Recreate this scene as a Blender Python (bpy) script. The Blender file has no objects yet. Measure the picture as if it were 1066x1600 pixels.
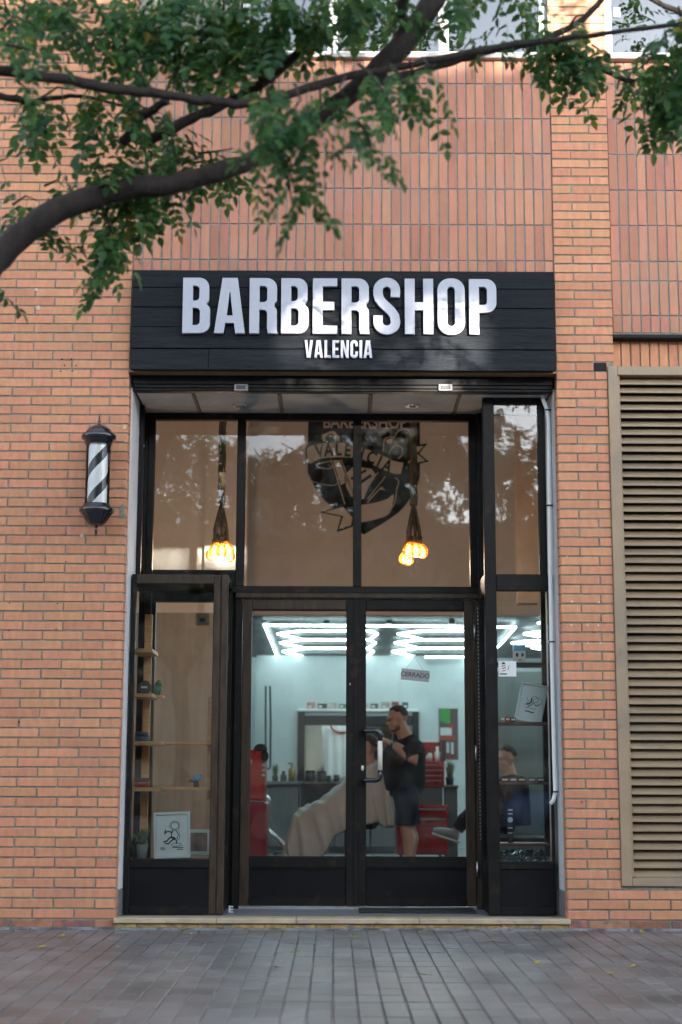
import bpy, bmesh, math, random
from mathutils import Vector, Matrix, Euler

random.seed(7)
R = math.radians
SC = bpy.context.scene
COL = SC.collection

# ------------------------------------------------------------------ camera
F_PX = 2386.0                      # focal length in pixels of the 1066 x 1600 photograph
CAM_LOC = Vector((0.0, -9.5, 0.905))
cam_rot = (Matrix.Rotation(R(-0.24), 3, 'Z') @ Matrix.Rotation(R(90 + 9.86), 3, 'X') @ Matrix.Rotation(R(0.18), 3, 'Z'))
cam_data = bpy.data.cameras.new('camera')
cam = bpy.data.objects.new('camera', cam_data)
COL.objects.link(cam)
cam.matrix_world = Matrix.Translation(CAM_LOC) @ cam_rot.to_4x4()
cam_data.sensor_fit = 'VERTICAL'
cam_data.sensor_height = 36.0
cam_data.sensor_width = 24.0
cam_data.lens = 36.0 * F_PX / 1600.0
cam_data.clip_end = 500.0
cam_data.clip_start = 0.05
cam_data.dof.use_dof = True
cam_data.dof.focus_distance = 9.55
cam_data.dof.aperture_fstop = 1.9
SC.camera = cam

# ------------------------------------------------------------------ sky, sun, exposure
SUN_EL = 7.0
SUN_AZ = 25.0                       # degrees from straight in front of the shop, towards the louvre side
world = bpy.data.worlds.new('World')
SC.world = world
world.use_nodes = True
wn = world.node_tree.nodes
wl = world.node_tree.links
wn.clear()
sky = wn.new('ShaderNodeTexSky')
sky.sky_type = 'NISHITA'
sky.sun_disc = False
sky.sun_elevation = R(SUN_EL)
sky.sun_rotation = R(180 - SUN_AZ)
sky.dust_density = 1.2
sky.ozone_density = 0.6
hsv = wn.new('ShaderNodeHueSaturation')
hsv.inputs['Saturation'].default_value = 0.30
wbg = wn.new('ShaderNodeBackground')
wbg.inputs['Strength'].default_value = 0.15
wout = wn.new('ShaderNodeOutputWorld')
wl.new(sky.outputs[0], hsv.inputs['Color'])
tnt = wn.new('ShaderNodeMix'); tnt.data_type = 'RGBA'; tnt.blend_type = 'MULTIPLY'; tnt.inputs[0].default_value = 1.0
tnt.inputs[7].default_value = (0.86, 0.97, 1.14, 1)     # thin high cloud, cooler than the low sun
wl.new(hsv.outputs[0], tnt.inputs[6])
wl.new(tnt.outputs[2], wbg.inputs['Color'])
wl.new(wbg.outputs[0], wout.inputs['Surface'])

sun_d = bpy.data.lights.new('sun', 'SUN')
sun_d.energy = 2.8
sun_d.angle = R(0.5)
sun_d.color = (1.0, 0.93, 0.84)
sun = bpy.data.objects.new('sun', sun_d)
COL.objects.link(sun)
sun.rotation_euler = Vector((-math.sin(R(SUN_AZ)) * math.cos(R(SUN_EL)), math.cos(R(SUN_AZ)) * math.cos(R(SUN_EL)), -math.sin(R(SUN_EL)))).to_track_quat('-Z', 'Y').to_euler()
sun.location = (0, -30, 30)

SC.view_settings.view_transform = 'Standard'
SC.view_settings.look = 'None'
SC.view_settings.exposure = 2.82
SC.view_settings.gamma = 1.0
SC.view_settings.use_curve_mapping = False
SC.render.engine = 'CYCLES'
SC.cycles.use_denoising = True
SC.cycles.max_bounces = 10
SC.cycles.diffuse_bounces = 5
SC.cycles.glossy_bounces = 4
SC.cycles.transmission_bounces = 6
SC.cycles.transparent_max_bounces = 24
SC.cycles.sample_clamp_indirect = 6.0
SC.cycles.caustics_reflective = False
SC.cycles.caustics_refractive = False

# ------------------------------------------------------------------ pixel -> place in the world
def ray(px, py):
    return cam_rot @ Vector(((px - 533.0) / F_PX, (800.0 - py) / F_PX, -1.0))

def at(px, py, Y):
    d = ray(px, py)
    return CAM_LOC + d * ((Y - CAM_LOC.y) / d.y)

def atz(px, py, z):
    d = ray(px, py)
    return CAM_LOC + d * ((z - CAM_LOC.z) / d.z)

def X(px, py, Y): return at(px, py, Y).x
def Z(py, Y, px=533): return at(px, py, Y).z
def S(py, Y):                       # pixels per metre on the plane Y at row py
    return 100.0 / (at(583, py, Y).x - at(483, py, Y).x)

def proj(p):
    v = cam_rot.transposed() @ (Vector(p) - CAM_LOC)
    if v.z > -0.05: return None
    return (533 + F_PX * v.x / -v.z, 800 - F_PX * v.y / -v.z)

# ------------------------------------------------------------------ materials
def pmat(name, col, rough=0.6, var=0.12, scale=8.0, bump=0.08, bscale=90.0, metal=0.0, spec=0.5, coat=0.0,
         rnd=0.0, stretch=None, emit=None, rvar=0.12, hue=0.0, dirt=None):
    m = bpy.data.materials.new(name)
    m.use_nodes = True
    n, l = m.node_tree.nodes, m.node_tree.links
    b = n['Principled BSDF']
    b.inputs['Roughness'].default_value = rough
    b.inputs['Metallic'].default_value = metal
    b.inputs['Specular IOR Level'].default_value = spec
    b.inputs['Coat Weight'].default_value = coat
    geo = n.new('ShaderNodeNewGeometry')
    mp = n.new('ShaderNodeMapping')
    l.new(geo.outputs['Position'], mp.inputs['Vector'])
    if stretch: mp.inputs['Scale'].default_value = stretch
    nz = n.new('ShaderNodeTexNoise')
    nz.inputs['Scale'].default_value = scale
    nz.inputs['Detail'].default_value = 6
    l.new(mp.outputs[0], nz.inputs['Vector'])
    mr = n.new('ShaderNodeMapRange')
    mr.inputs['From Min'].default_value = 0.25
    mr.inputs['From Max'].default_value = 0.75
    mr.inputs['To Min'].default_value = 1 - var
    mr.inputs['To Max'].default_value = 1 + var
    l.new(nz.outputs['Fac'], mr.inputs['Value'])
    last = mr.outputs[0]
    hs = n.new('ShaderNodeHueSaturation')
    hs.inputs['Color'].default_value = (*col, 1)
    if rnd or hue:
        oi = n.new('ShaderNodeObjectInfo')
        ad = n.new('ShaderNodeMath'); ad.operation = 'ADD'
        l.new(oi.outputs['Random'], ad.inputs[0]); l.new(geo.outputs['Random Per Island'], ad.inputs[1])
        fr = n.new('ShaderNodeMath'); fr.operation = 'FRACT'
        l.new(ad.outputs[0], fr.inputs[0])
        m2 = n.new('ShaderNodeMapRange')
        m2.inputs['To Min'].default_value = 1 - rnd; m2.inputs['To Max'].default_value = 1 + rnd
        l.new(fr.outputs[0], m2.inputs['Value'])
        mu = n.new('ShaderNodeMath'); mu.operation = 'MULTIPLY'
        l.new(last, mu.inputs[0]); l.new(m2.outputs[0], mu.inputs[1])
        last = mu.outputs[0]
        if hue:
            f2 = n.new('ShaderNodeMath'); f2.operation = 'MULTIPLY'; f2.inputs[1].default_value = 7.31
            l.new(fr.outputs[0], f2.inputs[0])
            f3 = n.new('ShaderNodeMath'); f3.operation = 'FRACT'
            l.new(f2.outputs[0], f3.inputs[0])
            m3 = n.new('ShaderNodeMapRange')
            m3.inputs['To Min'].default_value = 0.5 - hue; m3.inputs['To Max'].default_value = 0.5 + hue
            l.new(f3.outputs[0], m3.inputs['Value'])
            l.new(m3.outputs[0], hs.inputs['Hue'])
    l.new(last, hs.inputs['Value'])
    out = hs.outputs[0]
    for dirt in ([dirt] if dirt and not isinstance(dirt[0][0], (tuple, list)) else (dirt or [])):   # (colour, scale, threshold, strength): stains with a shape of their own
        dn = n.new('ShaderNodeTexNoise'); dn.inputs['Scale'].default_value = dirt[1]; dn.inputs['Detail'].default_value = 8
        l.new(geo.outputs['Position'], dn.inputs['Vector'])
        dm = n.new('ShaderNodeMapRange'); dm.inputs['From Min'].default_value = dirt[2]; dm.inputs['From Max'].default_value = dirt[2] + 0.08
        dm.inputs['To Max'].default_value = dirt[3]
        l.new(dn.outputs['Fac'], dm.inputs['Value'])
        mx = n.new('ShaderNodeMix'); mx.data_type = 'RGBA'
        l.new(dm.outputs[0], mx.inputs[0]); l.new(out, mx.inputs[6]); mx.inputs[7].default_value = (*dirt[0], 1)
        out = mx.outputs[2]
    l.new(out, b.inputs['Base Color'])
    if rvar:
        rr = n.new('ShaderNodeMapRange')
        rr.inputs['To Min'].default_value = max(0.02, rough - rvar); rr.inputs['To Max'].default_value = min(1, rough + rvar)
        l.new(nz.outputs['Fac'], rr.inputs['Value']); l.new(rr.outputs[0], b.inputs['Roughness'])
    if bump:
        n2 = n.new('ShaderNodeTexNoise'); n2.inputs['Scale'].default_value = bscale; n2.inputs['Detail'].default_value = 5
        l.new(mp.outputs[0], n2.inputs['Vector'])
        bp = n.new('ShaderNodeBump'); bp.inputs['Strength'].default_value = bump; bp.inputs['Distance'].default_value = 0.01
        l.new(n2.outputs['Fac'], bp.inputs['Height']); l.new(bp.outputs[0], b.inputs['Normal'])
    if emit:
        b.inputs['Emission Color'].default_value = (*emit[0], 1)
        b.inputs['Emission Strength'].default_value = emit[1]
    return m

def glass_mat(name, tint=(0.94, 0.97, 0.96), ior=1.46, rough=0.0, dirt=0.0):
    m = bpy.data.materials.new(name); m.use_nodes = True
    n, l = m.node_tree.nodes, m.node_tree.links
    n.clear()
    o = n.new('ShaderNodeOutputMaterial')
    tr = n.new('ShaderNodeBsdfTransparent'); tr.inputs[0].default_value = (*tint, 1)
    gl = n.new('ShaderNodeBsdfGlossy'); gl.inputs['Roughness'].default_value = rough
    fr = n.new('ShaderNodeFresnel'); fr.inputs['IOR'].default_value = ior
    mx = n.new('ShaderNodeMixShader')
    l.new(fr.outputs[0], mx.inputs[0]); l.new(tr.outputs[0], mx.inputs[1]); l.new(gl.outputs[0], mx.inputs[2])
    # slight waviness of float glass, so reflections wobble
    g = n.new('ShaderNodeNewGeometry')
    nz = n.new('ShaderNodeTexNoise'); nz.inputs['Scale'].default_value = 2.2; nz.inputs['Detail'].default_value = 1
    l.new(g.outputs['Position'], nz.inputs['Vector'])
    bp = n.new('ShaderNodeBump'); bp.inputs['Strength'].default_value = 0.06; bp.inputs['Distance'].default_value = 0.02
    l.new(nz.outputs['Fac'], bp.inputs['Height']); l.new(bp.outputs[0], gl.inputs['Normal'])
    last = mx
    if dirt:                        # thin film of dust on the pane
        df = n.new('ShaderNodeBsdfDiffuse'); df.inputs[0].default_value = (0.6, 0.6, 0.58, 1)
        n2 = n.new('ShaderNodeTexNoise'); n2.inputs['Scale'].default_value = 9; n2.inputs['Detail'].default_value = 8
        l.new(g.outputs['Position'], n2.inputs['Vector'])
        mr = n.new('ShaderNodeMapRange'); mr.inputs['From Min'].default_value = 0.4; mr.inputs['From Max'].default_value = 0.8
        mr.inputs['To Min'].default_value = 0.0; mr.inputs['To Max'].default_value = dirt
        l.new(n2.outputs['Fac'], mr.inputs['Value'])
        m2 = n.new('ShaderNodeMixShader')
        l.new(mr.outputs[0], m2.inputs[0]); l.new(mx.outputs[0], m2.inputs[1]); l.new(df.outputs[0], m2.inputs[2])
        last = m2
    l.new(last.outputs[0], o.inputs['Surface'])
    return m

def emit_mat(name, col, strength):
    m = bpy.data.materials.new(name); m.use_nodes = True
    n, l = m.node_tree.nodes, m.node_tree.links
    n.clear()
    o = n.new('ShaderNodeOutputMaterial'); e = n.new('ShaderNodeEmission')
    e.inputs[0].default_value = (*col, 1); e.inputs[1].default_value = strength
    l.new(e.outputs[0], o.inputs['Surface'])
    return m

def leaf_mat(name, col, col2):
    m = bpy.data.materials.new(name); m.use_nodes = True
    n, l = m.node_tree.nodes, m.node_tree.links
    n.clear()
    o = n.new('ShaderNodeOutputMaterial')
    g = n.new('ShaderNodeNewGeometry'); oi = n.new('ShaderNodeObjectInfo')
    ad = n.new('ShaderNodeMath'); ad.operation = 'ADD'
    l.new(oi.outputs['Random'], ad.inputs[0]); l.new(g.outputs['Random Per Island'], ad.inputs[1])
    fr = n.new('ShaderNodeMath'); fr.operation = 'FRACT'; l.new(ad.outputs[0], fr.inputs[0])
    cr = n.new('ShaderNodeValToRGB')
    cr.color_ramp.elements[0].color = (*col, 1); cr.color_ramp.elements[1].color = (*col2, 1)
    cr.color_ramp.elements[1].position = 0.97
    e = cr.color_ramp.elements.new(0.995); e.color = (0.20, 0.18, 0.025, 1)
    l.new(fr.outputs[0], cr.inputs[0])
    p = n.new('ShaderNodeBsdfPrincipled'); p.inputs['Roughness'].default_value = 0.42
    p.inputs['Specular IOR Level'].default_value = 0.35
    l.new(cr.outputs[0], p.inputs['Base Color'])
    t = n.new('ShaderNodeBsdfTranslucent')
    hs = n.new('ShaderNodeHueSaturation'); hs.inputs['Value'].default_value = 1.5; hs.inputs['Hue'].default_value = 0.48
    l.new(cr.outputs[0], hs.inputs['Color']); l.new(hs.outputs[0], t.inputs[0])
    mx = n.new('ShaderNodeMixShader'); mx.inputs[0].default_value = 0.45
    l.new(p.outputs[0], mx.inputs[1]); l.new(t.outputs[0], mx.inputs[2]); l.new(mx.outputs[0], o.inputs['Surface'])
    return m

M = {}
M['brick'] = pmat('brick_horizontal', (0.56, 0.252, 0.140), 0.75, var=0.14, scale=14, bump=0.12, bscale=60, rnd=0.085, hue=0.006,
                  stretch=(2.2, 2.2, 0.8), dirt=[((0.46, 0.36, 0.28), 22, 0.75, 0.5), ((0.42, 0.21, 0.13), 2.3, 0.54, 0.35)], spec=0.2)
M['brick_up'] = pmat('brick_upright', (0.445, 0.199, 0.126), 0.72, var=0.10, scale=14, bump=0.1, bscale=60, rnd=0.14, hue=0.008,
                     stretch=(2.0, 2.0, 0.5), spec=0.2, dirt=[((0.40, 0.22, 0.16), 1.8, 0.52, 0.35), ((0.16, 0.10, 0.07), 30, 0.75, 0.5)])
M['brick_low'] = pmat('brick_soiled', (0.34, 0.145, 0.095), 0.8, var=0.35, scale=16, bump=0.25, bscale=60, rnd=0.2, hue=0.012, spec=0.2, dirt=((0.13, 0.11, 0.10), 9, 0.52, 0.7))
M['mortar'] = pmat('mortar', (0.245, 0.235, 0.19), 0.95, var=0.3, scale=30, bump=0.4, bscale=220, spec=0.1)
M['mortar_blue'] = pmat('mortar_grey', (0.23, 0.245, 0.235), 0.95, var=0.2, scale=30, bump=0.4, bscale=220, spec=0.1)
M['plaster'] = pmat('white_painted_plaster', (0.60, 0.62, 0.64), 0.75, var=0.08, scale=6, bump=0.1, bscale=40, dirt=((0.3, 0.3, 0.3), 9, 0.68, 0.4))
M['black'] = pmat('black_painted_metal', (0.011, 0.010, 0.009), 0.45, var=0.25, scale=10, bump=0.06, bscale=50, spec=0.16, dirt=[((0.045, 0.030, 0.02), 12, 0.60, 0.5), ((0.07, 0.065, 0.06), 45, 0.70, 0.5)])
M['black_panel'] = pmat('black_painted_panel', (0.010, 0.010, 0.011), 0.40, var=0.2, scale=6, bump=0.05, bscale=30, spec=0.12, dirt=((0.045, 0.042, 0.038), 7, 0.62, 0.4))
M['brownblack'] = pmat('worn_and_lit_brown_paint', (0.048, 0.033, 0.023), 0.42, var=0.4, scale=16, bump=0.1, bscale=80, stretch=(3, 3, .5), spec=0.22)  # brown wear, with the light caught by the posts put into the tone
M['plank'] = pmat('charcoal_stained_plank', (0.0135, 0.0155, 0.0185), 0.55, var=0.45, scale=9, bump=0.7, bscale=34, stretch=(0.45, 4, 9), rnd=0.2, spec=0.15)
M['letter'] = pmat('brushed_aluminium_letter', (0.40, 0.40, 0.46), 0.5, var=0.04, scale=30, bump=0.05, bscale=160, metal=0.0, spec=0.6)
M['soffit'] = pmat('stained_soffit_board', (0.52, 0.52, 0.51), 0.9, var=0.22, scale=7, bump=0.1, bscale=40, dirt=((0.10, 0.07, 0.05), 14, 0.66, 0.6))
M['batten'] = pmat('soffit_batten', (0.14, 0.11, 0.085), 0.8)
M['wood'] = pmat('varnished_pine', (0.52, 0.26, 0.095), 0.5, var=0.25, scale=9, bump=0.08, bscale=40, stretch=(0.6, 3, 8))
M['woodred'] = pmat('red_brown_shelf', (0.12, 0.035, 0.022), 0.45, var=0.2)
M['underside'] = pmat('tan_lintel', (0.30, 0.18, 0.09), 0.7, var=0.15)
M['tan'] = pmat('tan_painted_louvre', (0.32, 0.228, 0.145), 0.5, var=0.12, scale=5, bump=0.04, bscale=30, rnd=0.05, spec=0.4, dirt=[((0.16, 0.12, 0.08), 16, 0.64, 0.5), ((0.22, 0.18, 0.14), 3, 0.55, 0.4)])
M['dark'] = pmat('dark_cavity', (0.012, 0.011, 0.010), 0.9, var=0.2)
M['vent_back'] = pmat('vent_shaft', (0.035, 0.028, 0.021), 0.9)
M['stone'] = pmat('worn_limestone_nosing', (0.44, 0.345, 0.225), 0.6, var=0.2, scale=9, bump=0.15, bscale=60, dirt=((0.15, 0.12, 0.09), 12, 0.62, 0.55))
M['stone_rough'] = pmat('crumbling_yellow_stone', (0.36, 0.235, 0.09), 0.95, var=0.45, scale=22, bump=0.8, bscale=60, dirt=((0.17, 0.15, 0.13), 15, 0.55, 0.8))
M['landing'] = pmat('grey_terrazzo_landing', (0.18, 0.19, 0.20), 0.4, var=0.15, scale=30, bump=0.03)
M['paver'] = pmat('concrete_paver', (0.150, 0.141, 0.140), 0.40, var=0.34, scale=1.6, bump=0.15, bscale=90, rnd=0.16, hue=0.02, spec=0.5, rvar=0.18,
                  dirt=[((0.085, 0.08, 0.078), 2.2, 0.55, 0.6), ((0.045, 0.043, 0.042), 26, 0.70, 0.7), ((0.26, 0.25, 0.24), 17, 0.70, 0.5)])
M['pave_bed'] = pmat('pavement_joint_sand', (0.16, 0.16, 0.16), 0.95, var=0.4, scale=6, bump=0.3, bscale=150, dirt=((0.42, 0.42, 0.42), 1.9, 0.50, 0.85))
M['kerb'] = pmat('granite_kerb', (0.30, 0.29, 0.28), 0.8, var=0.2, scale=40)
M['asphalt'] = pmat('asphalt', (0.085, 0.083, 0.082), 0.9, var=0.25, scale=40, bump=0.5, bscale=200)
M['glass'] = glass_mat('shop_glass', dirt=0.035)
M['glass_up'] = glass_mat('window_glass_coated', tint=(0.55, 0.58, 0.58), ior=2.6)
M['chrome'] = pmat('chrome', (0.72, 0.73, 0.75), 0.16, var=0.03, metal=1.0, bump=0, rvar=0.05)
M['steel'] = pmat('brushed_steel', (0.5, 0.5, 0.5), 0.38, var=0.1, metal=1.0, bump=0.03)
M['gloss_black'] = pmat('glossy_black_enamel', (0.011, 0.013, 0.018), 0.16, var=0.1, bump=0, spec=0.6, coat=0.5, rvar=0.04)
M['white'] = pmat('white_enamel', (0.90, 0.90, 0.89), 0.35, var=0.04, bump=0.02)
M['cream_grip'] = pmat('cream_plastic_grip', (0.72, 0.66, 0.56), 0.4, var=0.05, bump=0.02)
M['pvc'] = pmat('white_window_pvc', (0.62, 0.62, 0.61), 0.4, var=0.05, bump=0.02)
M['sill'] = pmat('sill_aluminium', (0.33, 0.30, 0.28), 0.5, var=0.1)
M['int_white'] = pmat('shop_white_wall', (0.66, 0.72, 0.73), 0.6, var=0.03, scale=2, bump=0.03)
M['int_peach'] = pmat('shop_beige_wall', (0.72, 0.62, 0.57), 0.75, var=0.05, scale=2, bump=0.03)
M['int_dark'] = pmat('shop_black_ceiling', (0.025, 0.03, 0.033), 0.6, var=0.15, scale=3, bump=0.03)
M['int_floor'] = pmat('shop_grey_floor', (0.30, 0.31, 0.31), 0.35, var=0.1, scale=4, bump=0.02)
M['led'] = emit_mat('led_tube_light', (0.72, 0.96, 1.0), 3.3)
M['bulb'] = emit_mat('filament_glow', (1.0, 0.42, 0.09), 5.0)
M['rope'] = pmat('jute_rope', (0.12, 0.075, 0.045), 0.95, var=0.4, scale=60, bump=0.6, bscale=160)
M['amber'] = glass_mat('amber_bulb_glass', tint=(1.0, 0.72, 0.35))
_n, _l = M['amber'].node_tree.nodes, M['amber'].node_tree.links      # the amber glass itself glows
_e = _n.new('ShaderNodeEmission'); _e.inputs[0].default_value = (1.0, 0.19, 0.018, 1); _e.inputs[1].default_value = 0.07
_a = _n.new('ShaderNodeAddShader'); _o = next(x for x in _n if x.type == 'OUTPUT_MATERIAL'); _s = _o.inputs['Surface'].links[0].from_socket
_l.new(_s, _a.inputs[0]); _l.new(_e.outputs[0], _a.inputs[1]); _l.new(_a.outputs[0], _o.inputs['Surface'])
M['clear'] = glass_mat('clear_cylinder_glass', tint=(1.0, 1.0, 1.0), ior=1.5)
M['red'] = pmat('red_lacquer_steel', (0.36, 0.012, 0.014), 0.3, var=0.08, bump=0.01, spec=0.5)
M['skin'] = pmat('skin', (0.55, 0.33, 0.25), 0.5, var=0.08, scale=30, bump=0.03)
M['hair'] = pmat('dark_short_hair', (0.045, 0.032, 0.024), 0.8, var=0.4, scale=120, bump=0.4, bscale=300)
M['polo'] = pmat('black_cotton', (0.010, 0.011, 0.013), 0.85, var=0.25, scale=20, bump=0.15, bscale=120, spec=0.2)
M['navy'] = pmat('navy_cotton', (0.020, 0.028, 0.06), 0.85, var=0.25, scale=14, bump=0.15, bscale=120, spec=0.2)
M['cape'] = pmat('pale_nylon_cape', (0.50, 0.48, 0.46), 0.5, var=0.10, scale=4, bump=0.5, bscale=9)
M['leather'] = pmat('black_leatherette', (0.016, 0.017, 0.020), 0.4, var=0.2, bump=0.08)
M['counter'] = pmat('grey_counter_board', (0.15, 0.155, 0.16), 0.5, var=0.15, scale=8, stretch=(6, 6, .5))
M['mirror'] = pmat('mirror_silver', (0.75, 0.80, 0.80), 0.03, var=0.01, metal=1.0, bump=0, rvar=0)
M['green'] = pmat('plant_green', (0.05, 0.13, 0.035), 0.6, var=0.3, bump=0, rnd=0.2)
M['pot'] = pmat('dark_grey_pot', (0.06, 0.06, 0.065), 0.6)
M['paper'] = pmat('white_paper', (0.70, 0.71, 0.70), 0.6, var=0.02, bump=0.02)
M['ink'] = pmat('black_ink', (0.012, 0.012, 0.015), 0.7, var=0.05, bump=0)
M['frame_white'] = pmat('white_picture_frame', (0.62, 0.66, 0.65), 0.4, var=0.04)
M['blue'] = pmat('blue_plastic', (0.10, 0.33, 0.50), 0.4, var=0.05)
M['darkblue'] = pmat('dark_blue_tin', (0.03, 0.06, 0.11), 0.35, var=0.1)
M['redtin'] = pmat('red_tin', (0.45, 0.03, 0.015), 0.35, var=0.08)
M['greenglass'] = pmat('green_bottle_glass', (0.012, 0.10, 0.045), 0.12, var=0.1, bump=0)
M['yellow'] = pmat('yellow_card', (0.55, 0.36, 0.05), 0.6)
M['grey'] = pmat('grey_plastic', (0.25, 0.25, 0.255), 0.5)
M['signgrey'] = pmat('grey_hanging_sign', (0.30, 0.29, 0.285), 0.55, var=0.06)
M['emblem'] = pmat('black_wall_vinyl', (0.012, 0.011, 0.011), 0.7, var=0.1, bump=0, spec=0.1)
M['emblem_line'] = pmat('cream_wall_vinyl', (0.66, 0.56, 0.50), 0.7, var=0.05, bump=0)
M['bark'] = pmat('bark', (0.024, 0.0165, 0.013), 0.9, var=0.6, scale=26, bump=1.0, bscale=38, stretch=(1, 1, .4))
M['leaf'] = leaf_mat('leaf_green', (0.018, 0.068, 0.028), (0.062, 0.150, 0.036))
M['stucco'] = pmat('cream_render', (0.62, 0.52, 0.40), 0.9, var=0.08, scale=2)
M['stucco2'] = pmat('ochre_brick_render', (0.52, 0.38, 0.26), 0.9, var=0.08, scale=2)
M['shutter'] = pmat('brown_shutter', (0.12, 0.07, 0.045), 0.6)
M['rubber'] = pmat('tyre_rubber', (0.015, 0.015, 0.015), 0.8)
M['far_pane'] = pmat('far_window_pane', (0.02, 0.022, 0.024), 0.35, var=0.1, bump=0, spec=0.25)
M['tint'] = pmat('tinted_car_glass', (0.012, 0.014, 0.016), 0.06, var=0.05, bump=0, spec=0.8, rvar=0)
M['carblue'] = pmat('blue_car_paint', (0.05, 0.15, 0.46), 0.25, var=0.03, bump=0, coat=1.0, rvar=0)
M['cardark'] = pmat('dark_grey_car_paint', (0.02, 0.022, 0.025), 0.25, var=0.03, bump=0, coat=1.0, rvar=0)
M['carwhite'] = pmat('silver_car_paint', (0.50, 0.50, 0.50), 0.25, var=0.03, bump=0, coat=1.0, rvar=0)
M['lampred'] = pmat('red_lamp_lens', (0.4, 0.01, 0.01), 0.15, bump=0)

# ------------------------------------------------------------------ mesh helpers
class MB:
    """collects shapes in world coordinates and links them as one mesh object"""
    def __init__(s): s.v, s.f, s.mi, s.sm = [], [], [], []
    def add(s, verts, faces, mi=0, smooth=False):
        o = len(s.v); s.v += [tuple(v) for v in verts]
        for f in faces:
            s.f.append(tuple(i + o for i in f)); s.mi.append(mi); s.sm.append(smooth)
        return s
    def box(s, x0, x1, y0, y1, z0, z1, bevel=0.0, mi=0):
        if x0 > x1: x0, x1 = x1, x0
        if y0 > y1: y0, y1 = y1, y0
        if z0 > z1: z0, z1 = z1, z0
        c = [(x0, y0, z0), (x1, y0, z0), (x1, y1, z0), (x0, y1, z0), (x0, y0, z1), (x1, y0, z1), (x1, y1, z1), (x0, y1, z1)]
        q = [(0, 3, 2, 1), (4, 5, 6, 7), (0, 1, 5, 4), (1, 2, 6, 5), (2, 3, 7, 6), (3, 0, 4, 7)]
        if bevel <= 0: return s.add(c, q, mi)
        bevel = min(bevel, 0.45 * min(x1 - x0, y1 - y0, z1 - z0))
        bm = bmesh.new()
        vs = [bm.verts.new(p) for p in c]
        for f in q: bm.faces.new([vs[i] for i in f])
        bmesh.ops.bevel(bm, geom=list(bm.edges), offset=bevel, segments=1, affect='EDGES', profile=0.5)
        return s.bm(bm, mi)
    def bm(s, bm, mi=0, smooth=False):
        bm.verts.index_update()
        s.add([v.co[:] for v in bm.verts], [[v.index for v in f.verts] for f in bm.faces], mi, smooth)
        bm.free(); return s
    def obox(s, center, axes, half, mi=0):
        c = Vector(center); a = [Vector(x).normalized() for x in axes]
        vs = []
        for k in range(8):
            p = c.copy()
            for i in range(3): p += a[i] * half[i] * (1 if k >> i & 1 else -1)
            vs.append(p)
        return s.add(vs, [(0, 2, 3, 1), (4, 5, 7, 6), (0, 1, 5, 4), (1, 3, 7, 5), (3, 2, 6, 7), (2, 0, 4, 6)], mi)
    def tube(s, pts, rad, n=10, mi=0, caps=True, smooth=True, flat=1.0):
        pts = [Vector(p) for p in pts]
        if not isinstance(rad, (list, tuple)): rad = [rad] * len(pts)
        rings, up = [], None
        for i, p in enumerate(pts):
            t = (pts[min(i + 1, len(pts) - 1)] - pts[max(i - 1, 0)]).normalized()
            if up is None:
                up = Vector((0, 0, 1)) if abs(t.z) < 0.9 else Vector((1, 0, 0))
            a = t.cross(up)
            if a.length < 1e-6: a = t.orthogonal()
            a.normalize(); b = a.cross(t).normalized(); up = b
            rings.append([p + (a * math.cos(2 * math.pi * k / n) + b * math.sin(2 * math.pi * k / n) * flat) * rad[i] for k in range(n)])
        vs = [v for r in rings for v in r]
        fs = []
        for i in range(len(pts) - 1):
            for k in range(n):
                fs.append((i * n + k, i * n + (k + 1) % n, (i + 1) * n + (k + 1) % n, (i + 1) * n + k))
        s.add(vs, fs, mi, smooth)
        if caps:
            s.add(rings[0], [tuple(range(n))[::-1]], mi); s.add(rings[-1], [tuple(range(n))], mi)
        return s
    def lathe(s, cx, cy, prof, n=24, mi=0, smooth=True, lobes=0, lamp=0.0):
        vs, fs = [], []
        for r, z in prof:
            for k in range(n):
                a = 2 * math.pi * k / n
                q = r * (1 + lamp * math.cos(lobes * a)) if lobes else r
                vs.append((cx + q * math.cos(a), cy + q * math.sin(a), z))
        for i in range(len(prof) - 1):
            for k in range(n):
                fs.append((i * n + k, i * n + (k + 1) % n, (i + 1) * n + (k + 1) % n, (i + 1) * n + k))
        s.add(vs, fs, mi, smooth)
        return s
    def ell(s, c, r, n=16, m=10, mi=0, rot=None):
        vs, fs = [], []
        for i in range(m + 1):
            t = math.pi * i / m
            for k in range(n):
                a = 2 * math.pi * k / n
                p = Vector((r[0] * math.sin(t) * math.cos(a), r[1] * math.sin(t) * math.sin(a), r[2] * math.cos(t)))
                if rot is not None: p = rot @ p
                vs.append(p + Vector(c))
        for i in range(m):
            for k in range(n):
                fs.append((i * n + k, (i + 1) * n + k, (i + 1) * n + (k + 1) % n, i * n + (k + 1) % n))
        return s.add(vs, fs, mi, True)
    def prism(s, poly, y0, y1, mi=0):
        """polygon in XZ extruded along Y"""
        n = len(poly)
        vs = [(x, y0, z) for x, z in poly] + [(x, y1, z) for x, z in poly]
        fs = [tuple(range(n)), tuple(range(2 * n - 1, n - 1, -1))]
        fs += [(i, i + n, (i + 1) % n + n, (i + 1) % n) for i in range(n)]
        return s.add(vs, fs, mi)
    def data(s, name, mats, origin):
        me = bpy.data.meshes.new(name)
        me.from_pydata([(v[0] - origin[0], v[1] - origin[1], v[2] - origin[2]) for v in s.v], [], s.f)
        for m in mats: me.materials.append(m)
        me.polygons.foreach_set('material_index', s.mi)
        me.polygons.foreach_set('use_smooth', s.sm)
        me.update()
        return me
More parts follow.
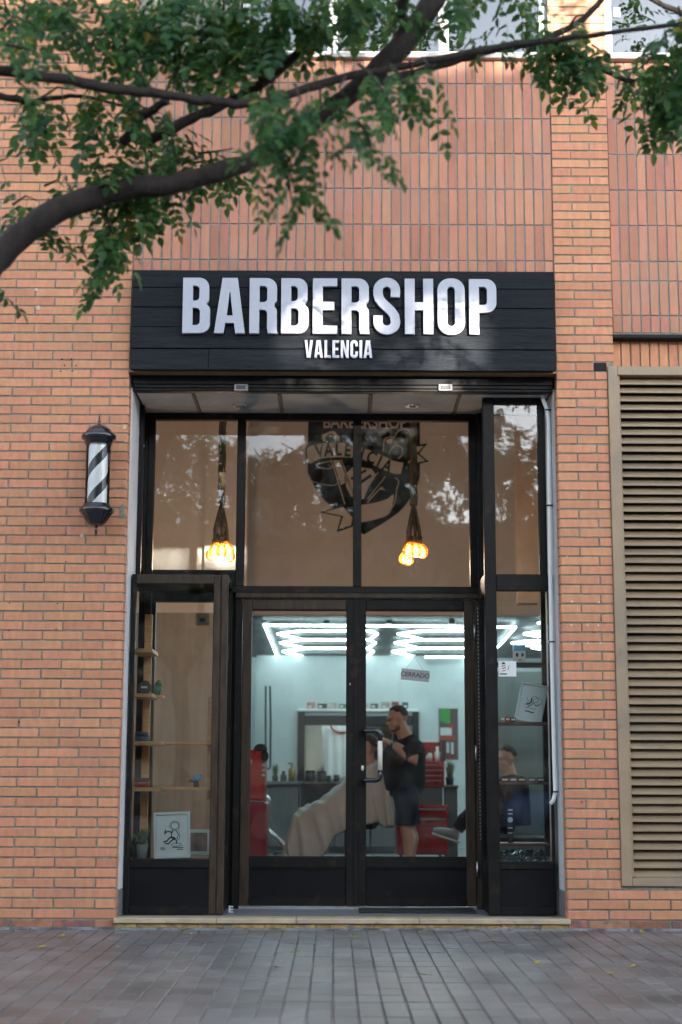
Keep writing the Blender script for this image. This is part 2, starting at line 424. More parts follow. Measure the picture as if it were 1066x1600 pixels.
    def build(s, name, mat, parent=None, fix=True):
        mats = [M[m] if isinstance(m, str) else m for m in (mat if isinstance(mat, (list, tuple)) else [mat])]
        xs, ys, zs = zip(*s.v)
        o = Vector(((min(xs) + max(xs)) / 2, (min(ys) + max(ys)) / 2, min(zs)))
        me = s.data(name, mats, o)
        if fix:
            bm = bmesh.new(); bm.from_mesh(me)
            bmesh.ops.remove_doubles(bm, verts=bm.verts, dist=1e-6)
            bmesh.ops.recalc_face_normals(bm, faces=bm.faces)
            bm.to_mesh(me); bm.free()
        return link(name, me, o, parent)

def link(name, me, loc, parent=None):
    ob = bpy.data.objects.new(name, me)
    COL.objects.link(ob)
    ob.location = loc
    if parent is not None: put(ob, parent)
    return ob

WORLD = {}
def put(ob, parent):
    """parent without moving: all parents are only translated"""
    ob.parent = parent
    p, loc = parent, Vector((0, 0, 0))
    ob.matrix_parent_inverse = Matrix.Translation(-wloc(parent))

def wloc(o):
    return WORLD.get(o.name, Vector(o.location)) if o.parent is None else Vector(o.location)

def thing(name, loc, label, cat, group=None):
    e = bpy.data.objects.new(name, None)
    COL.objects.link(e)
    e.location = loc
    e.empty_display_size = 0.1
    return tag(e, label, cat, group)

def tag(o, label, cat, group=None):
    o['label'] = label; o['category'] = cat
    if group: o['group'] = group
    return o

def struct(o):
    o['kind'] = 'structure'; return o

def stuff(o):
    o['kind'] = 'stuff'; return o

def B(*a, **k): return MB().box(*a, **k)

def curve_mesh(name, splines, depth, bevel=0.0, y=0.0):
    """closed outlines (with holes) in XZ -> extruded mesh, front face towards -Y"""
    cu = bpy.data.curves.new(name, 'CURVE')
    cu.dimensions = '2D'; cu.fill_mode = 'BOTH'
    cu.extrude = depth / 2 - bevel; cu.bevel_depth = bevel; cu.bevel_resolution = 0; cu.offset = -bevel
    for pts in splines:
        sp = cu.splines.new('POLY'); sp.points.add(len(pts) - 1); sp.use_cyclic_u = True
        for i, (x, z) in enumerate(pts): sp.points[i].co = (x, z, 0, 1)
    return eval_curve(name, cu)

def eval_curve(name, cu):
    ob = bpy.data.objects.new(name + '_outline', cu)
    COL.objects.link(ob)
    dg = bpy.context.evaluated_depsgraph_get()
    me = bpy.data.meshes.new_from_object(ob.evaluated_get(dg))
    bpy.data.objects.remove(ob); bpy.data.curves.remove(cu)
    me.transform(Matrix.Rotation(R(90), 4, 'X'))
    me.name = name
    return me

def text_mesh(name, body, size, depth, shear=0.0, spacing=1.0, offset=0.0):
    cu = bpy.data.curves.new(name, 'FONT')
    cu.body = body; cu.size = size; cu.extrude = depth / 2; cu.align_x = 'CENTER'; cu.align_y = 'CENTER'
    cu.space_character = spacing; cu.offset = offset; cu.shear = shear
    return eval_curve(name, cu)
# ================================================================== the setting: ground, pavement, road
struct(B(-60, 60, -70, 40, -0.4, -0.2).build('ground', 'asphalt'))
XL, XR = -1.321, 1.421              # edges of the shop opening
YK = -5.0                           # kerb line
pav = struct(B(-14, 14, YK, 0.06, -0.19, -0.007).build('pavement', 'pave_bed'))
struct(B(-14, 14, YK - 0.15, YK - 0.002, -0.19, 0.0, bevel=0.01).build('kerb', 'kerb'))
struct(B(-40, 40, -15.0, YK - 0.152, -0.19, -0.12).build('road', 'asphalt'))
struct(B(-40, 40, -22.0, -15.002, -0.19, 0.0).build('pavement_opposite', 'pave_bed'))

def paver_mesh(w, d):
    bm = bmesh.new()
    h = 0.02
    for x, y, z in ((-w, -d, -h), (w, -d, -h), (w, d, -h), (-w, d, -h), (-w, -d, -.004), (w, -d, -.004), (w, d, -.004), (-w, d, -.004),
                    (-w + .005, -d + .005, 0), (w - .005, -d + .005, 0), (w - .005, d - .005, 0), (-w + .005, d - .005, 0)):
        bm.verts.new((x, y, z))
    bm.verts.ensure_lookup_table(); v = bm.verts
    for f in [(0, 1, 5, 4), (1, 2, 6, 5), (2, 3, 7, 6), (3, 0, 4, 7), (4, 5, 9, 8), (5, 6, 10, 9), (6, 7, 11, 10), (7, 4, 8, 11), (8, 9, 10, 11)]:
        bm.faces.new([v[i] for i in f])
    me = bpy.data.meshes.new('paver'); bm.to_mesh(me); bm.free()
    me.materials.append(M['paver'])
    return me
PAV = paver_mesh(0.0481, 0.0990)
rest = MB()
cells = []
pr = random.Random(3)
for r in range(0, 25):
    y = -0.10 - r * 0.2
    for c in range(-40, 40):
        x = 0.05 + c * 0.1
        q = proj((x, y, 0))
        inside = q and -40 < q[0] < 1106 and q[1] < 1640
        cells.append((y, x, inside, (pr.uniform(-.0016, .0016), pr.uniform(-.004, .004), pr.uniform(-.0016, .0012))))
near = sorted([c for c in cells if c[2]], key=lambda c: c[0])[:300]
near_set = {(c[0], c[1]) for c in near}
for y, x, ins, j in cells:
    if (y, x) in near_set:
        o = link('paver', PAV, (x + j[0], y + j[1], j[2]), pav)
        o.rotation_euler = (j[2] * 3, j[0] * 4, j[0] * 4)
    else:
        rest.add([(v.co.x + x + j[0], v.co.y + y + j[1], v.co.z + j[2]) for v in PAV.vertices], [p.vertices[:] for p in PAV.polygons])
stuff(rest.build('pavers_farther_back', 'paver', pav, fix=False))
# grit, butts and crumbs of leaf lying about
lt = MB(); lr0 = random.Random(61)
for i in range(150):
    x, y = lr0.uniform(-2.3, 2.3), -abs(lr0.gauss(0, 1.2)) - .03
    if y < -4.5: continue
    a = lr0.uniform(0, 6.28); l_ = lr0.uniform(.003, .013); w_ = lr0.uniform(.002, .005)
    d = Vector((math.cos(a), math.sin(a), 0)); s = Vector((-d.y, d.x, 0)); c_ = Vector((x, y, .002))
    lt.add([c_ - d * l_, c_ + s * w_, c_ + d * l_, c_ - s * w_, c_ + Vector((0, 0, .004))], [(0, 1, 4), (1, 2, 4), (2, 3, 4), (3, 0, 4)])
stuff(lt.build('pavement_litter', pmat('litter', (.26, .22, .13), .8, var=.6, scale=9, rnd=.5, hue=.05), None, fix=False))

# cement fillet along the foot of the wall
fil = MB()
fr = random.Random(5)
xs = [-3.2 + i * 0.06 for i in range(110)]
for a, b in zip(xs[:-1], xs[1:]):
    w = -0.02 - fr.uniform(0, .05)
    fil.add([(a, w, -.002), (b, w, -.002), (b, -.002, .012), (a, -.002, .012)], [(0, 1, 2, 3)])
struct(fil.build('cement_fillet', pmat('cement', (0.19, 0.195, 0.205), 0.9, var=0.45, scale=9, bump=0.6, dirt=((0.05, 0.048, 0.045), 7, 0.5, 0.8))))

# ================================================================== brickwork
def brick_mesh(name, l, h, mat, e=0.0025, depth=0.03):
    """front face towards -Y, arris slightly rounded"""
    a, b = l / 2, h / 2
    vs = [(-a, depth, -b), (a, depth, -b), (a, depth, b), (-a, depth, b), (-a, e, -b), (a, e, -b), (a, e, b), (-a, e, b),
          (-a + e, 0, -b + e), (a - e, 0, -b + e), (a - e, 0, b - e), (-a + e, 0, b - e)]
    fs = [(0, 1, 5, 4), (1, 2, 6, 5), (2, 3, 7, 6), (3, 0, 4, 7), (4, 5, 9, 8), (5, 6, 10, 9), (6, 7, 11, 10), (7, 4, 8, 11), (8, 9, 10, 11)]
    me = bpy.data.meshes.new(name); me.from_pydata(vs, [], fs); me.materials.append(M[mat]); me.update()
    return me

class Bricks:
    def __init__(s, mat): s.mat, s.cache, s.list = mat, {}, []
    def add(s, x0, x1, z0, z1, y, jit=0.0012):
        s.list.append((x0, x1, z0, z1, y, jit))
    def place(s, parent, limit=300, seed=1):
        rn = random.Random(seed)
        vis, far = [], []
        for b in s.list:
            q = proj(((b[0] + b[1]) / 2, b[4], (b[2] + b[3]) / 2))
            ok = q and -35 < q[0] < 1100 and -15 < q[1] < 1600
            (vis if ok else far).append((q[1] if q else 0, b))
        vis.sort(key=lambda t: -t[0])
        far += vis[limit:]; vis = vis[:limit]
        for _, (x0, x1, z0, z1, y, j) in vis:
            k = (round(x1 - x0, 3), round(z1 - z0, 3))
            if k not in s.cache: s.cache[k] = brick_mesh('brick', k[0], k[1], s.mat)
            o = link('brick', s.cache[k], ((x0 + x1) / 2 + rn.uniform(-j, j), y + rn.uniform(-.0018, .0018), (z0 + z1) / 2 + rn.uniform(-j, j)), parent)
            o.rotation_euler = (rn.uniform(-.006, .006), rn.uniform(-.004, .004), rn.uniform(-.006, .006))
        if far:
            mb = MB()
            for _, (x0, x1, z0, z1, y, j) in far:
                k = (round(x1 - x0, 3), round(z1 - z0, 3))
                if k not in s.cache: s.cache[k] = brick_mesh('brick', k[0], k[1], s.mat)
                cx, cz, cy = (x0 + x1) / 2 + rn.uniform(-j, j), (z0 + z1) / 2 + rn.uniform(-j, j), y + rn.uniform(-.0018, .0018)
                mb.add([(v.co.x + cx, v.co.y + cy, v.co.z + cz) for v in s.cache[k].vertices], [p.vertices[:] for p in s.cache[k].polygons])
            stuff(mb.build('bricks_out_of_sight' if False else 'upper_brickwork', s.mat, parent, fix=False))

CH, JT = 0.060, 0.010
Z_TOP = 7.6
Z0 = 0.004
NC = int((Z_TOP - Z0) / CH)

# -- wall beside the shop, with the barber pole
wl_t = thing('brick_wall', (-2.0, 0, 0), 'orange brick wall of long thin courses behind the barber pole', 'wall')
B(-6.0, XL, 0.006, 0.30, -0.15, Z_TOP).build('mortar', 'mortar', wl_t)
bl = Bricks('brick'); bl0 = Bricks('brick_low')
rn = random.Random(11)
for c in range(NC):
    z0 = Z0 + c * CH
    x1 = XL
    first = 0.115 if c % 2 == 0 else 0.24
    drift = 0.0
    while x1 > -3.6:
        L = first if x1 == XL else 0.24
        x0 = x1 - L
        (bl0 if c == 0 else bl).add(x0, x1, z0, z0 + CH - JT, 0.0)
        x1 = x0 - JT
bl0.place(wl_t, 40, 3); bl.place(wl_t, 292, 2)
# returns of the bricks into the opening
rt = MB()
for c in range(int(3.40 / CH)):
    z0 = Z0 + c * CH
    rt.box(XL - 0.02, XL + 0.004, 0.004, 0.100, z0, z0 + CH - JT)
stuff(rt.build('brick_returns', 'brick', wl_t))

# drilled holes, paint dabs and a cement patch left on the wall
def dab(px, py, r, mat, parent, name, seed):
    rn = random.Random(seed); p = at(px, py, 0); k_ = 1 / S(py, 0)
    n_ = 9
    pts = [(p.x + r * k_ * rn.uniform(.6, 1.2) * math.cos(6.283 * i / n_), p.z + r * k_ * rn.uniform(.6, 1.2) * math.sin(6.283 * i / n_)) for i in range(n_)]
    MB().prism(pts, -0.0032, 0.004).build(name, mat, parent)
for i, (px, py) in enumerate(((97, 561), (112, 561), (101, 571), (119, 571), (95, 580), (113, 580), (103, 878), (15, 942), (90, 943), (14, 985), (88, 983), (30, 1128))):
    dab(px, py, 1.3, 'dark', wl_t, 'drill_hole', i)
for i, (px, py, r) in enumerate(((60, 481, 4.5), (57, 453, 3.0), (128, 837, 3.5), (195, 668, 3.2), (168, 1221, 1.6), (196, 690, 2.0))):
    dab(px, py, r, pmat('pale_paint_dab', (.55, .42, .34), .8), wl_t, 'paint_dab', 40 + i)
dab(190, 795, 6.5, 'mortar', wl_t, 'cement_patch', 71); dab(192, 806, 5.5, 'mortar', wl_t, 'cement_patch', 72)

# -- pier between the shop and the louvre, and the plinth below the louvre
XP = 1.789                          # far edge of the pier
LZ0 = Z(1385, 0.0, 1020)            # bottom of the louvre frame
LZ1 = Z(573, 0.0, 1010)             # top of the louvre frame
LX0 = 1.748                         # left edge of the louvre frame
pier = thing('brick_wall', (1.6, 0, 0), 'narrow orange brick pier between the shop entrance and the tan louvre', 'wall')
B(XR, 1.75, 0.006, 0.30, -0.15, Z_TOP).build('mortar', 'mortar', pier)
B(1.7501, XP - 0.003, 0.0065, 0.30, LZ1 + 0.004, Z_TOP).build('mortar', 'mortar', pier)
B(1.7501, 6.0, 0.0065, 0.30, -0.15, LZ0 - 0.004).build('mortar', 'mortar', pier)
bp = Bricks('brick'); bp0 = Bricks('brick_low')
HOLE_C = int((Z(571, 0, 938) - Z0) / CH)
for c in range(NC):
    z0 = Z0 + c * CH
    zm = z0 + 0.025
    end = XP if zm > LZ1 + 0.02 else LX0 - 0.002
    if zm < LZ0 - 0.02:
        x = XR; k = 0
        while x < 3.6:
            L = (0.115 if c % 2 == 0 else 0.24) if k == 0 else 0.24
            (bp0 if c == 0 else bp).add(x, x + L, z0, z0 + CH - JT, 0.0); x += L + JT; k += 1
        continue
    if c % 2 == 0: cut = [(XR, XR + 0.117), (XR + 0.127, end)]
    else: cut = [(XR, XR + 0.240), (XR + 0.250, end)]
    for i, (a, b) in enumerate(cut):
        if c == HOLE_C and i == len(cut) - 1:
            hx0 = X(928, 571, 0); hx1 = X(948, 571, 0)
            bp.add(a, hx0 - 0.004, z0, z0 + CH - JT, 0.0)
            B(hx0, hx1, 0.0035, 0.0058, z0 - .003, z0 + CH - JT + .003).build('hole', 'dark', pier)
            bp.add(hx1 + 0.004, end, z0, z0 + CH - JT, 0.0)
        else:
            bp.add(a, b, z0, z0 + CH - JT, 0.0)
bp0.place(pier, 40, 5); bp.place(pier, 292, 4)
rt = MB()
for c in range(int(3.40 / CH)):
    z0 = Z0 + c * CH
    rt.box(XR - 0.004, XR + 0.02, 0.004, 0.100, z0, z0 + CH - JT)
stuff(rt.build('brick_returns', 'brick', pier))

for i, (px, py, r) in enumerate(((894, 940, 1.8), (936, 941, 1.6), (893, 977, 1.6), (918, 977, 1.6), (935, 977, 1.6), (896, 1005, 1.6), (919, 1005, 1.6), (938, 1005, 1.6), (886, 870, 1.5))):
    dab(px, py, r, pmat('white_paint_dab', (.60, .55, .50), .8), pier, 'paint_dab', 90 + i)
dab(909, 1253, 1.8, 'redtin', pier, 'paint_dab', 120); dab(956, 1279, 2.6, 'shutter', pier, 'rust_spot', 121)

# -- bricks on end above the sign
SGZ1 = Z(423, -0.07); SGZ0 = Z(579, -0.07)
WZ = Z(88, 0.0)                     # underside of the window sills
up = thing('upright_brick_panel', (0, 0, 3.4), 'wall of upright stacked bricks above the black sign', 'wall')
B(XL + 0.001, XR - 0.001, 0.016, 0.30, SGZ0 + .03, WZ).build('mortar', 'mortar_blue', up)
rows = [Z(y, 0.01, 700) for y in (131, 185.5, 240, 295.5, 351.5, 407.5)]
zs = [rows[0] + 0.25 * k for k in (2, 1)] + rows
zs = [z for z in zs if z < WZ]
bu = Bricks('brick_up')
def upright(bk, xa, xb, zlist, y, pitch=0.0624):
    n = max(1, round((xb - xa) / pitch)); w = (xb - xa) / n
    for z1, z0 in zip(zlist[:-1], zlist[1:]):
        for i in range(n):
            bk.add(xa + i * w + 0.0045, xa + (i + 1) * w - 0.0045, z0 + 0.0045, z1 - 0.0045, y, 0.0008)
upright(bu, XL + 0.002, XR - 0.002, [WZ] + zs + [SGZ1 - 0.03], 0.010)
bu.place(up, 300, 6)

# -- bricks on end above the louvre
up2 = thing('upright_brick_panel', (2.4, 0, 3.4), 'wall of upright stacked bricks above the tan louvre', 'wall')
LTZ = Z(522, 0.0, 1010)
B(XP - 0.002, 6.0, 0.026, 0.30, LTZ, Z(92, 0.0)).build('mortar', 'mortar_blue', up2)
bu2 = Bricks('brick_up')
z2 = [Z(y, 0.02, 1010) for y in (132, 187, 242, 298, 353, 409, 439.5, 493.5, 521)]
upright(bu2, XP + 0.003, 3.4, [Z(93, 0.02)] + z2, 0.020)
bu2.place(up2, 300, 8)
B(XP + 0.001, 6.0, 0.004, 0.20, LTZ - 0.022, LTZ - 0.001).build('steel_lintel', 'dark', up2)
rec = MB(); B_ = Bricks('brick')
B(XP - 0.001, 6.0, 0.090, 0.30, LZ1 - 0.02, LTZ - 0.0225).build('recess_mortar', 'mortar', up2)
upright(B_, XP + 0.003, 3.4, [LTZ - 0.02, LZ1 - 0.02], 0.082)
B_.place(up2, 300, 9)
B(1.80, 6.0, 0.10, 0.3, LZ0 - 0.01, LZ1 - 0.021).build('louvre_backing', 'vent_back', up2)

# -- building body above and behind the wall (so that the sky does not leak in)
bd = thing('building_upper_storey', (0, 1, 5), 'upper storey brick strips around the first floor windows', 'wall')
WX0, WX1 = X(378, 60, 0), X(856, 60, 0)     # middle window
WX2 = X(946, 60, 0)
B(WX1, WX2, 0.007, 0.30, WZ, Z_TOP).build('mortar', 'mortar', bd)
B(-6.0, 6.0, 0.31, 0.5, 5.4, 9.5).build('wall_core', 'stucco2', bd)
bs = Bricks('brick')
c = 0
z0 = WZ + 0.006
while z0 < Z_TOP - 0.06:
    mid = WX1 + (0.12 if c % 2 else 0.25)
    if mid > WX2 - 0.04: mid = WX2 - 0.1
    bs.add(WX1 + .003, mid - 0.005, z0, z0 + 0.05, 0.001); bs.add(mid + 0.005, WX2 - .003, z0, z0 + 0.05, 0.001)
    z0 += CH; c += 1
z0 = WZ + 0.006; c = 0
bs.place(bd, 300, 12)
B(XL + 0.001, WX0 - 0.01, 0.008, 0.30, WZ, Z_TOP).build('mortar', 'mortar', bd)

# ================================================================== first-floor windows
def upper_window(x0, x1, mull, label, zsill):
    t = thing('upper_window', ((x0 + x1) / 2, 0.1, zsill), label, 'window', 'first floor windows')
    h = zsill + 1.35
    fw = 0.055
    B(x0, x0 + fw, 0.045, 0.10, zsill, h, bevel=.006).build('frame', 'pvc', t)
    B(x1 - fw, x1, 0.045, 0.10, zsill, h, bevel=.006).build('frame', 'pvc', t)
    B(x0 + fw, x1 - fw, 0.046, 0.10, zsill, zsill + 0.05, bevel=.006).build('frame', 'pvc', t)
    B(x0 + fw, x1 - fw, 0.046, 0.10, h - .05, h, bevel=.006).build('frame', 'pvc', t)
    edges = [x0 + fw] + mull + [x1 - fw]
    for m_ in mull:
        B(m_ - .035, m_ + .035, 0.043, 0.10, zsill + .05, h - .05, bevel=.006).build('mullion', 'pvc', t)
    for i, (a, b) in enumerate(zip(edges[:-1], edges[1:])):
        a2 = a + (.035 if i else 0); b2 = b - (.035 if b != x1 - fw else 0)
        B(a2, b2, 0.070, 0.076, zsill + .05, h - .05).build('pane', 'glass_up', t)
    B(x0 - .02, x1 + .02, -0.035, 0.10, zsill - 0.035, zsill - 0.001, bevel=.004).build('sill', 'sill', t)
    B(x0, x1, 0.28, 0.30, zsill, h).build('curtain', pmat('pale_curtain', (0.42, 0.40, 0.34), 0.9, var=0.2, scale=4, stretch=(8, 1, .3)), t)
    return t
WZS = Z(85, 0.0)
upper_window(WX0, WX1, [X(520, 50, 0.05), X(693, 50, 0.05)], 'wide white framed window above the shop sign, half hidden by leaves', WZS)
uw = upper_window(WX2, 3.6, [X(1100, 50, .05)], 'white framed window above the louvre, a small notice on its glass', WZS)
B(X(947, 20, .05) + .055, X(958, 20, .05) + .05, 0.062, 0.066, Z(24, .06), Z(9, .06)).build('notice', 'paper', uw)

# ================================================================== tan louvre
lv = thing('louvred_vent', (2.2, 0.0, LZ0), 'tall tan metal louvre with close horizontal slats beside the brick pier', 'vent')
fw = 0.062
LX1 = 3.3
B(LX0, LX0 + fw, -0.014, 0.09, LZ0, LZ1, bevel=.003).build('frame_upright', 'tan', lv)
B(LX0 + fw + .001, LX1, -0.012, 0.09, LZ1 - 0.058, LZ1, bevel=.003).build('frame_top', 'tan', lv)
B(LX0 + fw + .001, LX1, -0.012, 0.09, LZ0, LZ0 + 0.050, bevel=.003).build('frame_bottom', 'tan', lv)
B(LX1 + .001, LX1 + fw, -0.014, 0.09, LZ0, LZ1, bevel=.003).build('frame_upright', 'tan', lv)
B(LX0 + fw + .001, LX0 + fw + .016, 0.004, 0.09, LZ0 + .051, LZ1 - .059, bevel=.002).build('inner_rail', 'tan', lv)
NS = 57
za, zb = LZ0 + 0.052, LZ1 - 0.062
pit = (zb - za) / NS
sp = [(0.004, 0.000), (0.004, 0.011), (0.012, 0.014), (0.052, pit * 0.86), (0.0555, pit * 0.86 - .003), (0.016, 0.008), (0.010, 0.000)]
sv, sx0, sx1 = [], LX0 + fw + .017, LX1
slat_me = MB()
n = len(sp)
L = sx1 - sx0
slat_me.add([(-L / 2, y, z) for y, z in sp] + [(L / 2, y, z) for y, z in sp],
            [tuple(range(n)), tuple(range(2 * n - 1, n - 1, -1))] + [(i, i + n, (i + 1) % n + n, (i + 1) % n) for i in range(n)])
sme = slat_me.data('slat', [M['tan']], (0, 0, 0))
bm = bmesh.new(); bm.from_mesh(sme); bmesh.ops.recalc_face_normals(bm, faces=bm.faces); bm.to_mesh(sme); bm.free()
rn = random.Random(21)
for i in range(NS):
    o = link('slat', sme, ((sx0 + sx1) / 2, rn.uniform(-.001, .001), za + i * pit), lv)
    o.rotation_euler = (rn.uniform(-.05, .05), rn.uniform(-.0022, .0022), rn.uniform(-.001, .001))
# ================================================================== shop opening: step, jambs, soffit
YB = 0.70                           # plane of doors and back glazing
YC = 0.23                           # plane of the display cases' fronts
ZL = 0.066                          # top of the step / landing
st = struct(B(XL + 0.003, XR - 0.003, 0.0, 0.05, 0.0, ZL - 0.031).build('step', 'stone_rough'))
sx = [XL - 0.004, X(338, 1437, -.02), X(463, 1437, -.02), X(656, 1437, -.02), XR + 0.012]
for a, b in zip(sx[:-1], sx[1:]):
    B(a + .0008, b - .0008, -0.022, 0.14, ZL - 0.030, ZL, bevel=.004).build('nosing', 'stone', st)
rr_ = random.Random(9)
x = XL + 0.01
while x < XR - 0.05:                # crumbling stones in the riser
    w = rr_.uniform(.07, .2); x2 = min(x + w, XR - .01)
    B(x, x2 - .004, -0.004 - rr_.uniform(0, .008), 0.0, 0.004, ZL - 0.033 - rr_.uniform(0, .006), bevel=.004).build('stone', 'stone_rough', st)
    x = x2
struct(B(XL + .003, XR - .003, 0.1402, 1.2, -0.05, ZL - 0.003).build('landing', 'landing'))
ZS = Z(646, YB)                     # soffit height
for nm, a, b in (('jamb_left', XL + .003, XL - .25), ('jamb_right', XR - .003, XR + .25)):
    s = -1 if a < 0 else 1
    j = struct(B(a - s * 0.010, b, 0.101, 0.46 if s < 0 else YC + .4, ZL + 0.16, ZS + .02).build(nm, 'plaster'))
    B(a - s * 0.012, b, 0.100, 0.46 if s < 0 else YC + .4, ZL, ZL + 0.158).build('skirting', 'landing', j)
sof = struct(B(XL, XR, 0.16, YB + .1, ZS + .012, ZS + .05).build('soffit', 'dark'))
sxs = [XL + .02] + [at(px, 646, YB).x for px in (313, 441, 577, 709)] + [XR - .02]
for a, b in zip(sxs[:-1], sxs[1:]):
    B(a + .012, b - .012, 0.162, YB - .002, ZS, ZS + .010, bevel=.002).build('panel', 'soffit', sof)
for a in sxs[1:-1]:
    B(a - .011, a + .011, 0.161, YB - .004, ZS - .006, ZS + .004, bevel=.002).build('batten', 'batten', sof)
for px, side in ((375, 'barber pole'), (644, 'tall display window')):
    p = atz(px, 633, ZS)
    t = thing('downlight', (p.x, p.y, ZS), 'small unlit round downlight in the soffit, the one nearer the ' + side, 'light', 'soffit downlights')
    MB().lathe(p.x, p.y, [(0.0, ZS - .004), (.030, ZS - .004), (.034, ZS - .010), (.046, ZS - .010), (.050, ZS - .001), (.050, ZS)]).build('ring', 'steel', t)
    MB().lathe(p.x, p.y, [(0.0, ZS - .022), (.015, ZS - .02), (.024, ZS - .012), (.0245, ZS - .004)]).build('lens', 'grey', t)

# ================================================================== roller shutter housing
sh = thing('roller_shutter', (0, .1, ZS), 'black rolled-up security shutter housing under the sign', 'shutter')
hz1 = Z(587, 0.08); hz0 = Z(613, 0.10)
B(XL + .012, XR - .012, 0.078, 0.155, hz0 + 0.045, hz1 + .02, bevel=.004).build('housing', 'black_panel', sh)
B(XL + .014, XR - .014, 0.085, 0.150, hz0 + 0.022, hz0 + 0.0445, bevel=.004).build('slat', 'black', sh)
B(XL + .014, XR - .014, 0.083, 0.152, hz0, hz0 + 0.0215, bevel=.006).build('bottom_bar', 'black', sh)
for px in (377, 696):
    p = at(px, 606, .08)
    B(p.x - .045, p.x + .045, 0.066, 0.084, p.z - .022, p.z + .022, bevel=.004).build('lock', 'grey', sh)
    B(p.x - .030, p.x + .030, 0.060, 0.066, p.z - .010, p.z + .012, bevel=.002).build('keyhole_plate', 'pot', sh)
tl = B(XL + .001, XR - .001, 0.0, 0.30, SGZ0 + .004, SGZ0 + .030)
tag(tl.build('lintel', 'underside'), 'thin tan lintel edge just under the black sign', 'lintel')

# ================================================================== sign
sg = thing('shop_sign', (0, -0.05, SGZ0), 'black plank sign with pale letters reading BARBERSHOP VALENCIA', 'sign')
SY = -0.065
sl0, sr0 = X(205.5, 500, SY), X(867.5, 500, SY)
yrows = [423, 451, 481, 512, 546, 579]
pz = [Z(y, SY) for y in yrows]
rn = random.Random(31)
joints = {0: [], 1: [], 2: [560], 3: [], 4: [326]}
for i in range(5):
    xs_ = [sl0] + [X(p, 560, SY) for p in joints[i]] + [sr0]
    for a, b in zip(xs_[:-1], xs_[1:]):
        o = B(a + rn.uniform(0, .002), b - .0015, SY + rn.uniform(-.004, .003), SY + .022, pz[i + 1] + rn.uniform(.001, .0035), pz[i] - rn.uniform(.0005, .002), bevel=.0025).build('plank', 'plank', sg)
B(sl0 + .01, sr0 - .01, SY + .0225, 0.0, pz[5] + .01, pz[0] - .01).build('backing_frame', 'dark', sg)
for px, py in ((224, 438), (221, 562), (852, 433), (853, 563), (545, 430)):
    p = at(px, py, SY)
    MB().tube([(p.x, SY - .004, p.z), (p.x, SY + .002, p.z)], .008, 8).build('screw', 'dark', sg)

# ---- condensed block letters
def arc(cx, cy, rx, ry, a0, a1, n=8):
    return [(cx + rx * math.cos(R(a0 + (a1 - a0) * i / n)), cy + ry * math.sin(R(a0 + (a1 - a0) * i / n))) for i in range(n + 1)]
def rrect(x0, y0, x1, y1, r, n=8):
    return arc(x1 - r, y1 - r, r, r, 0, 90, n) + arc(x0 + r, y1 - r, r, r, 90, 180, n) + arc(x0 + r, y0 + r, r, r, 180, 270, n) + arc(x1 - r, y0 + r, r, r, 270, 360, n)
def dhole(x0, y0, x1, y1, r):
    return [(x0, y0)] + arc(x1 - r, y0 + r, r, r, 270, 360) + arc(x1 - r, y1 - r, r, r, 0, 90) + [(x0, y1)]
def stroke(pts, t):
    l, r = [], []
    for i, p in enumerate(pts):
        a = Vector(pts[max(i - 1, 0)]); b = Vector(pts[min(i + 1, len(pts) - 1)])
        d = (b - a).normalized(); nrm = Vector((-d.y, d.x)) * t / 2
        l.append(tuple(Vector(p) + nrm)); r.append(tuple(Vector(p) - nrm))
    return l + r[::-1]
W, T, BR = 0.47, 0.172, 0.145
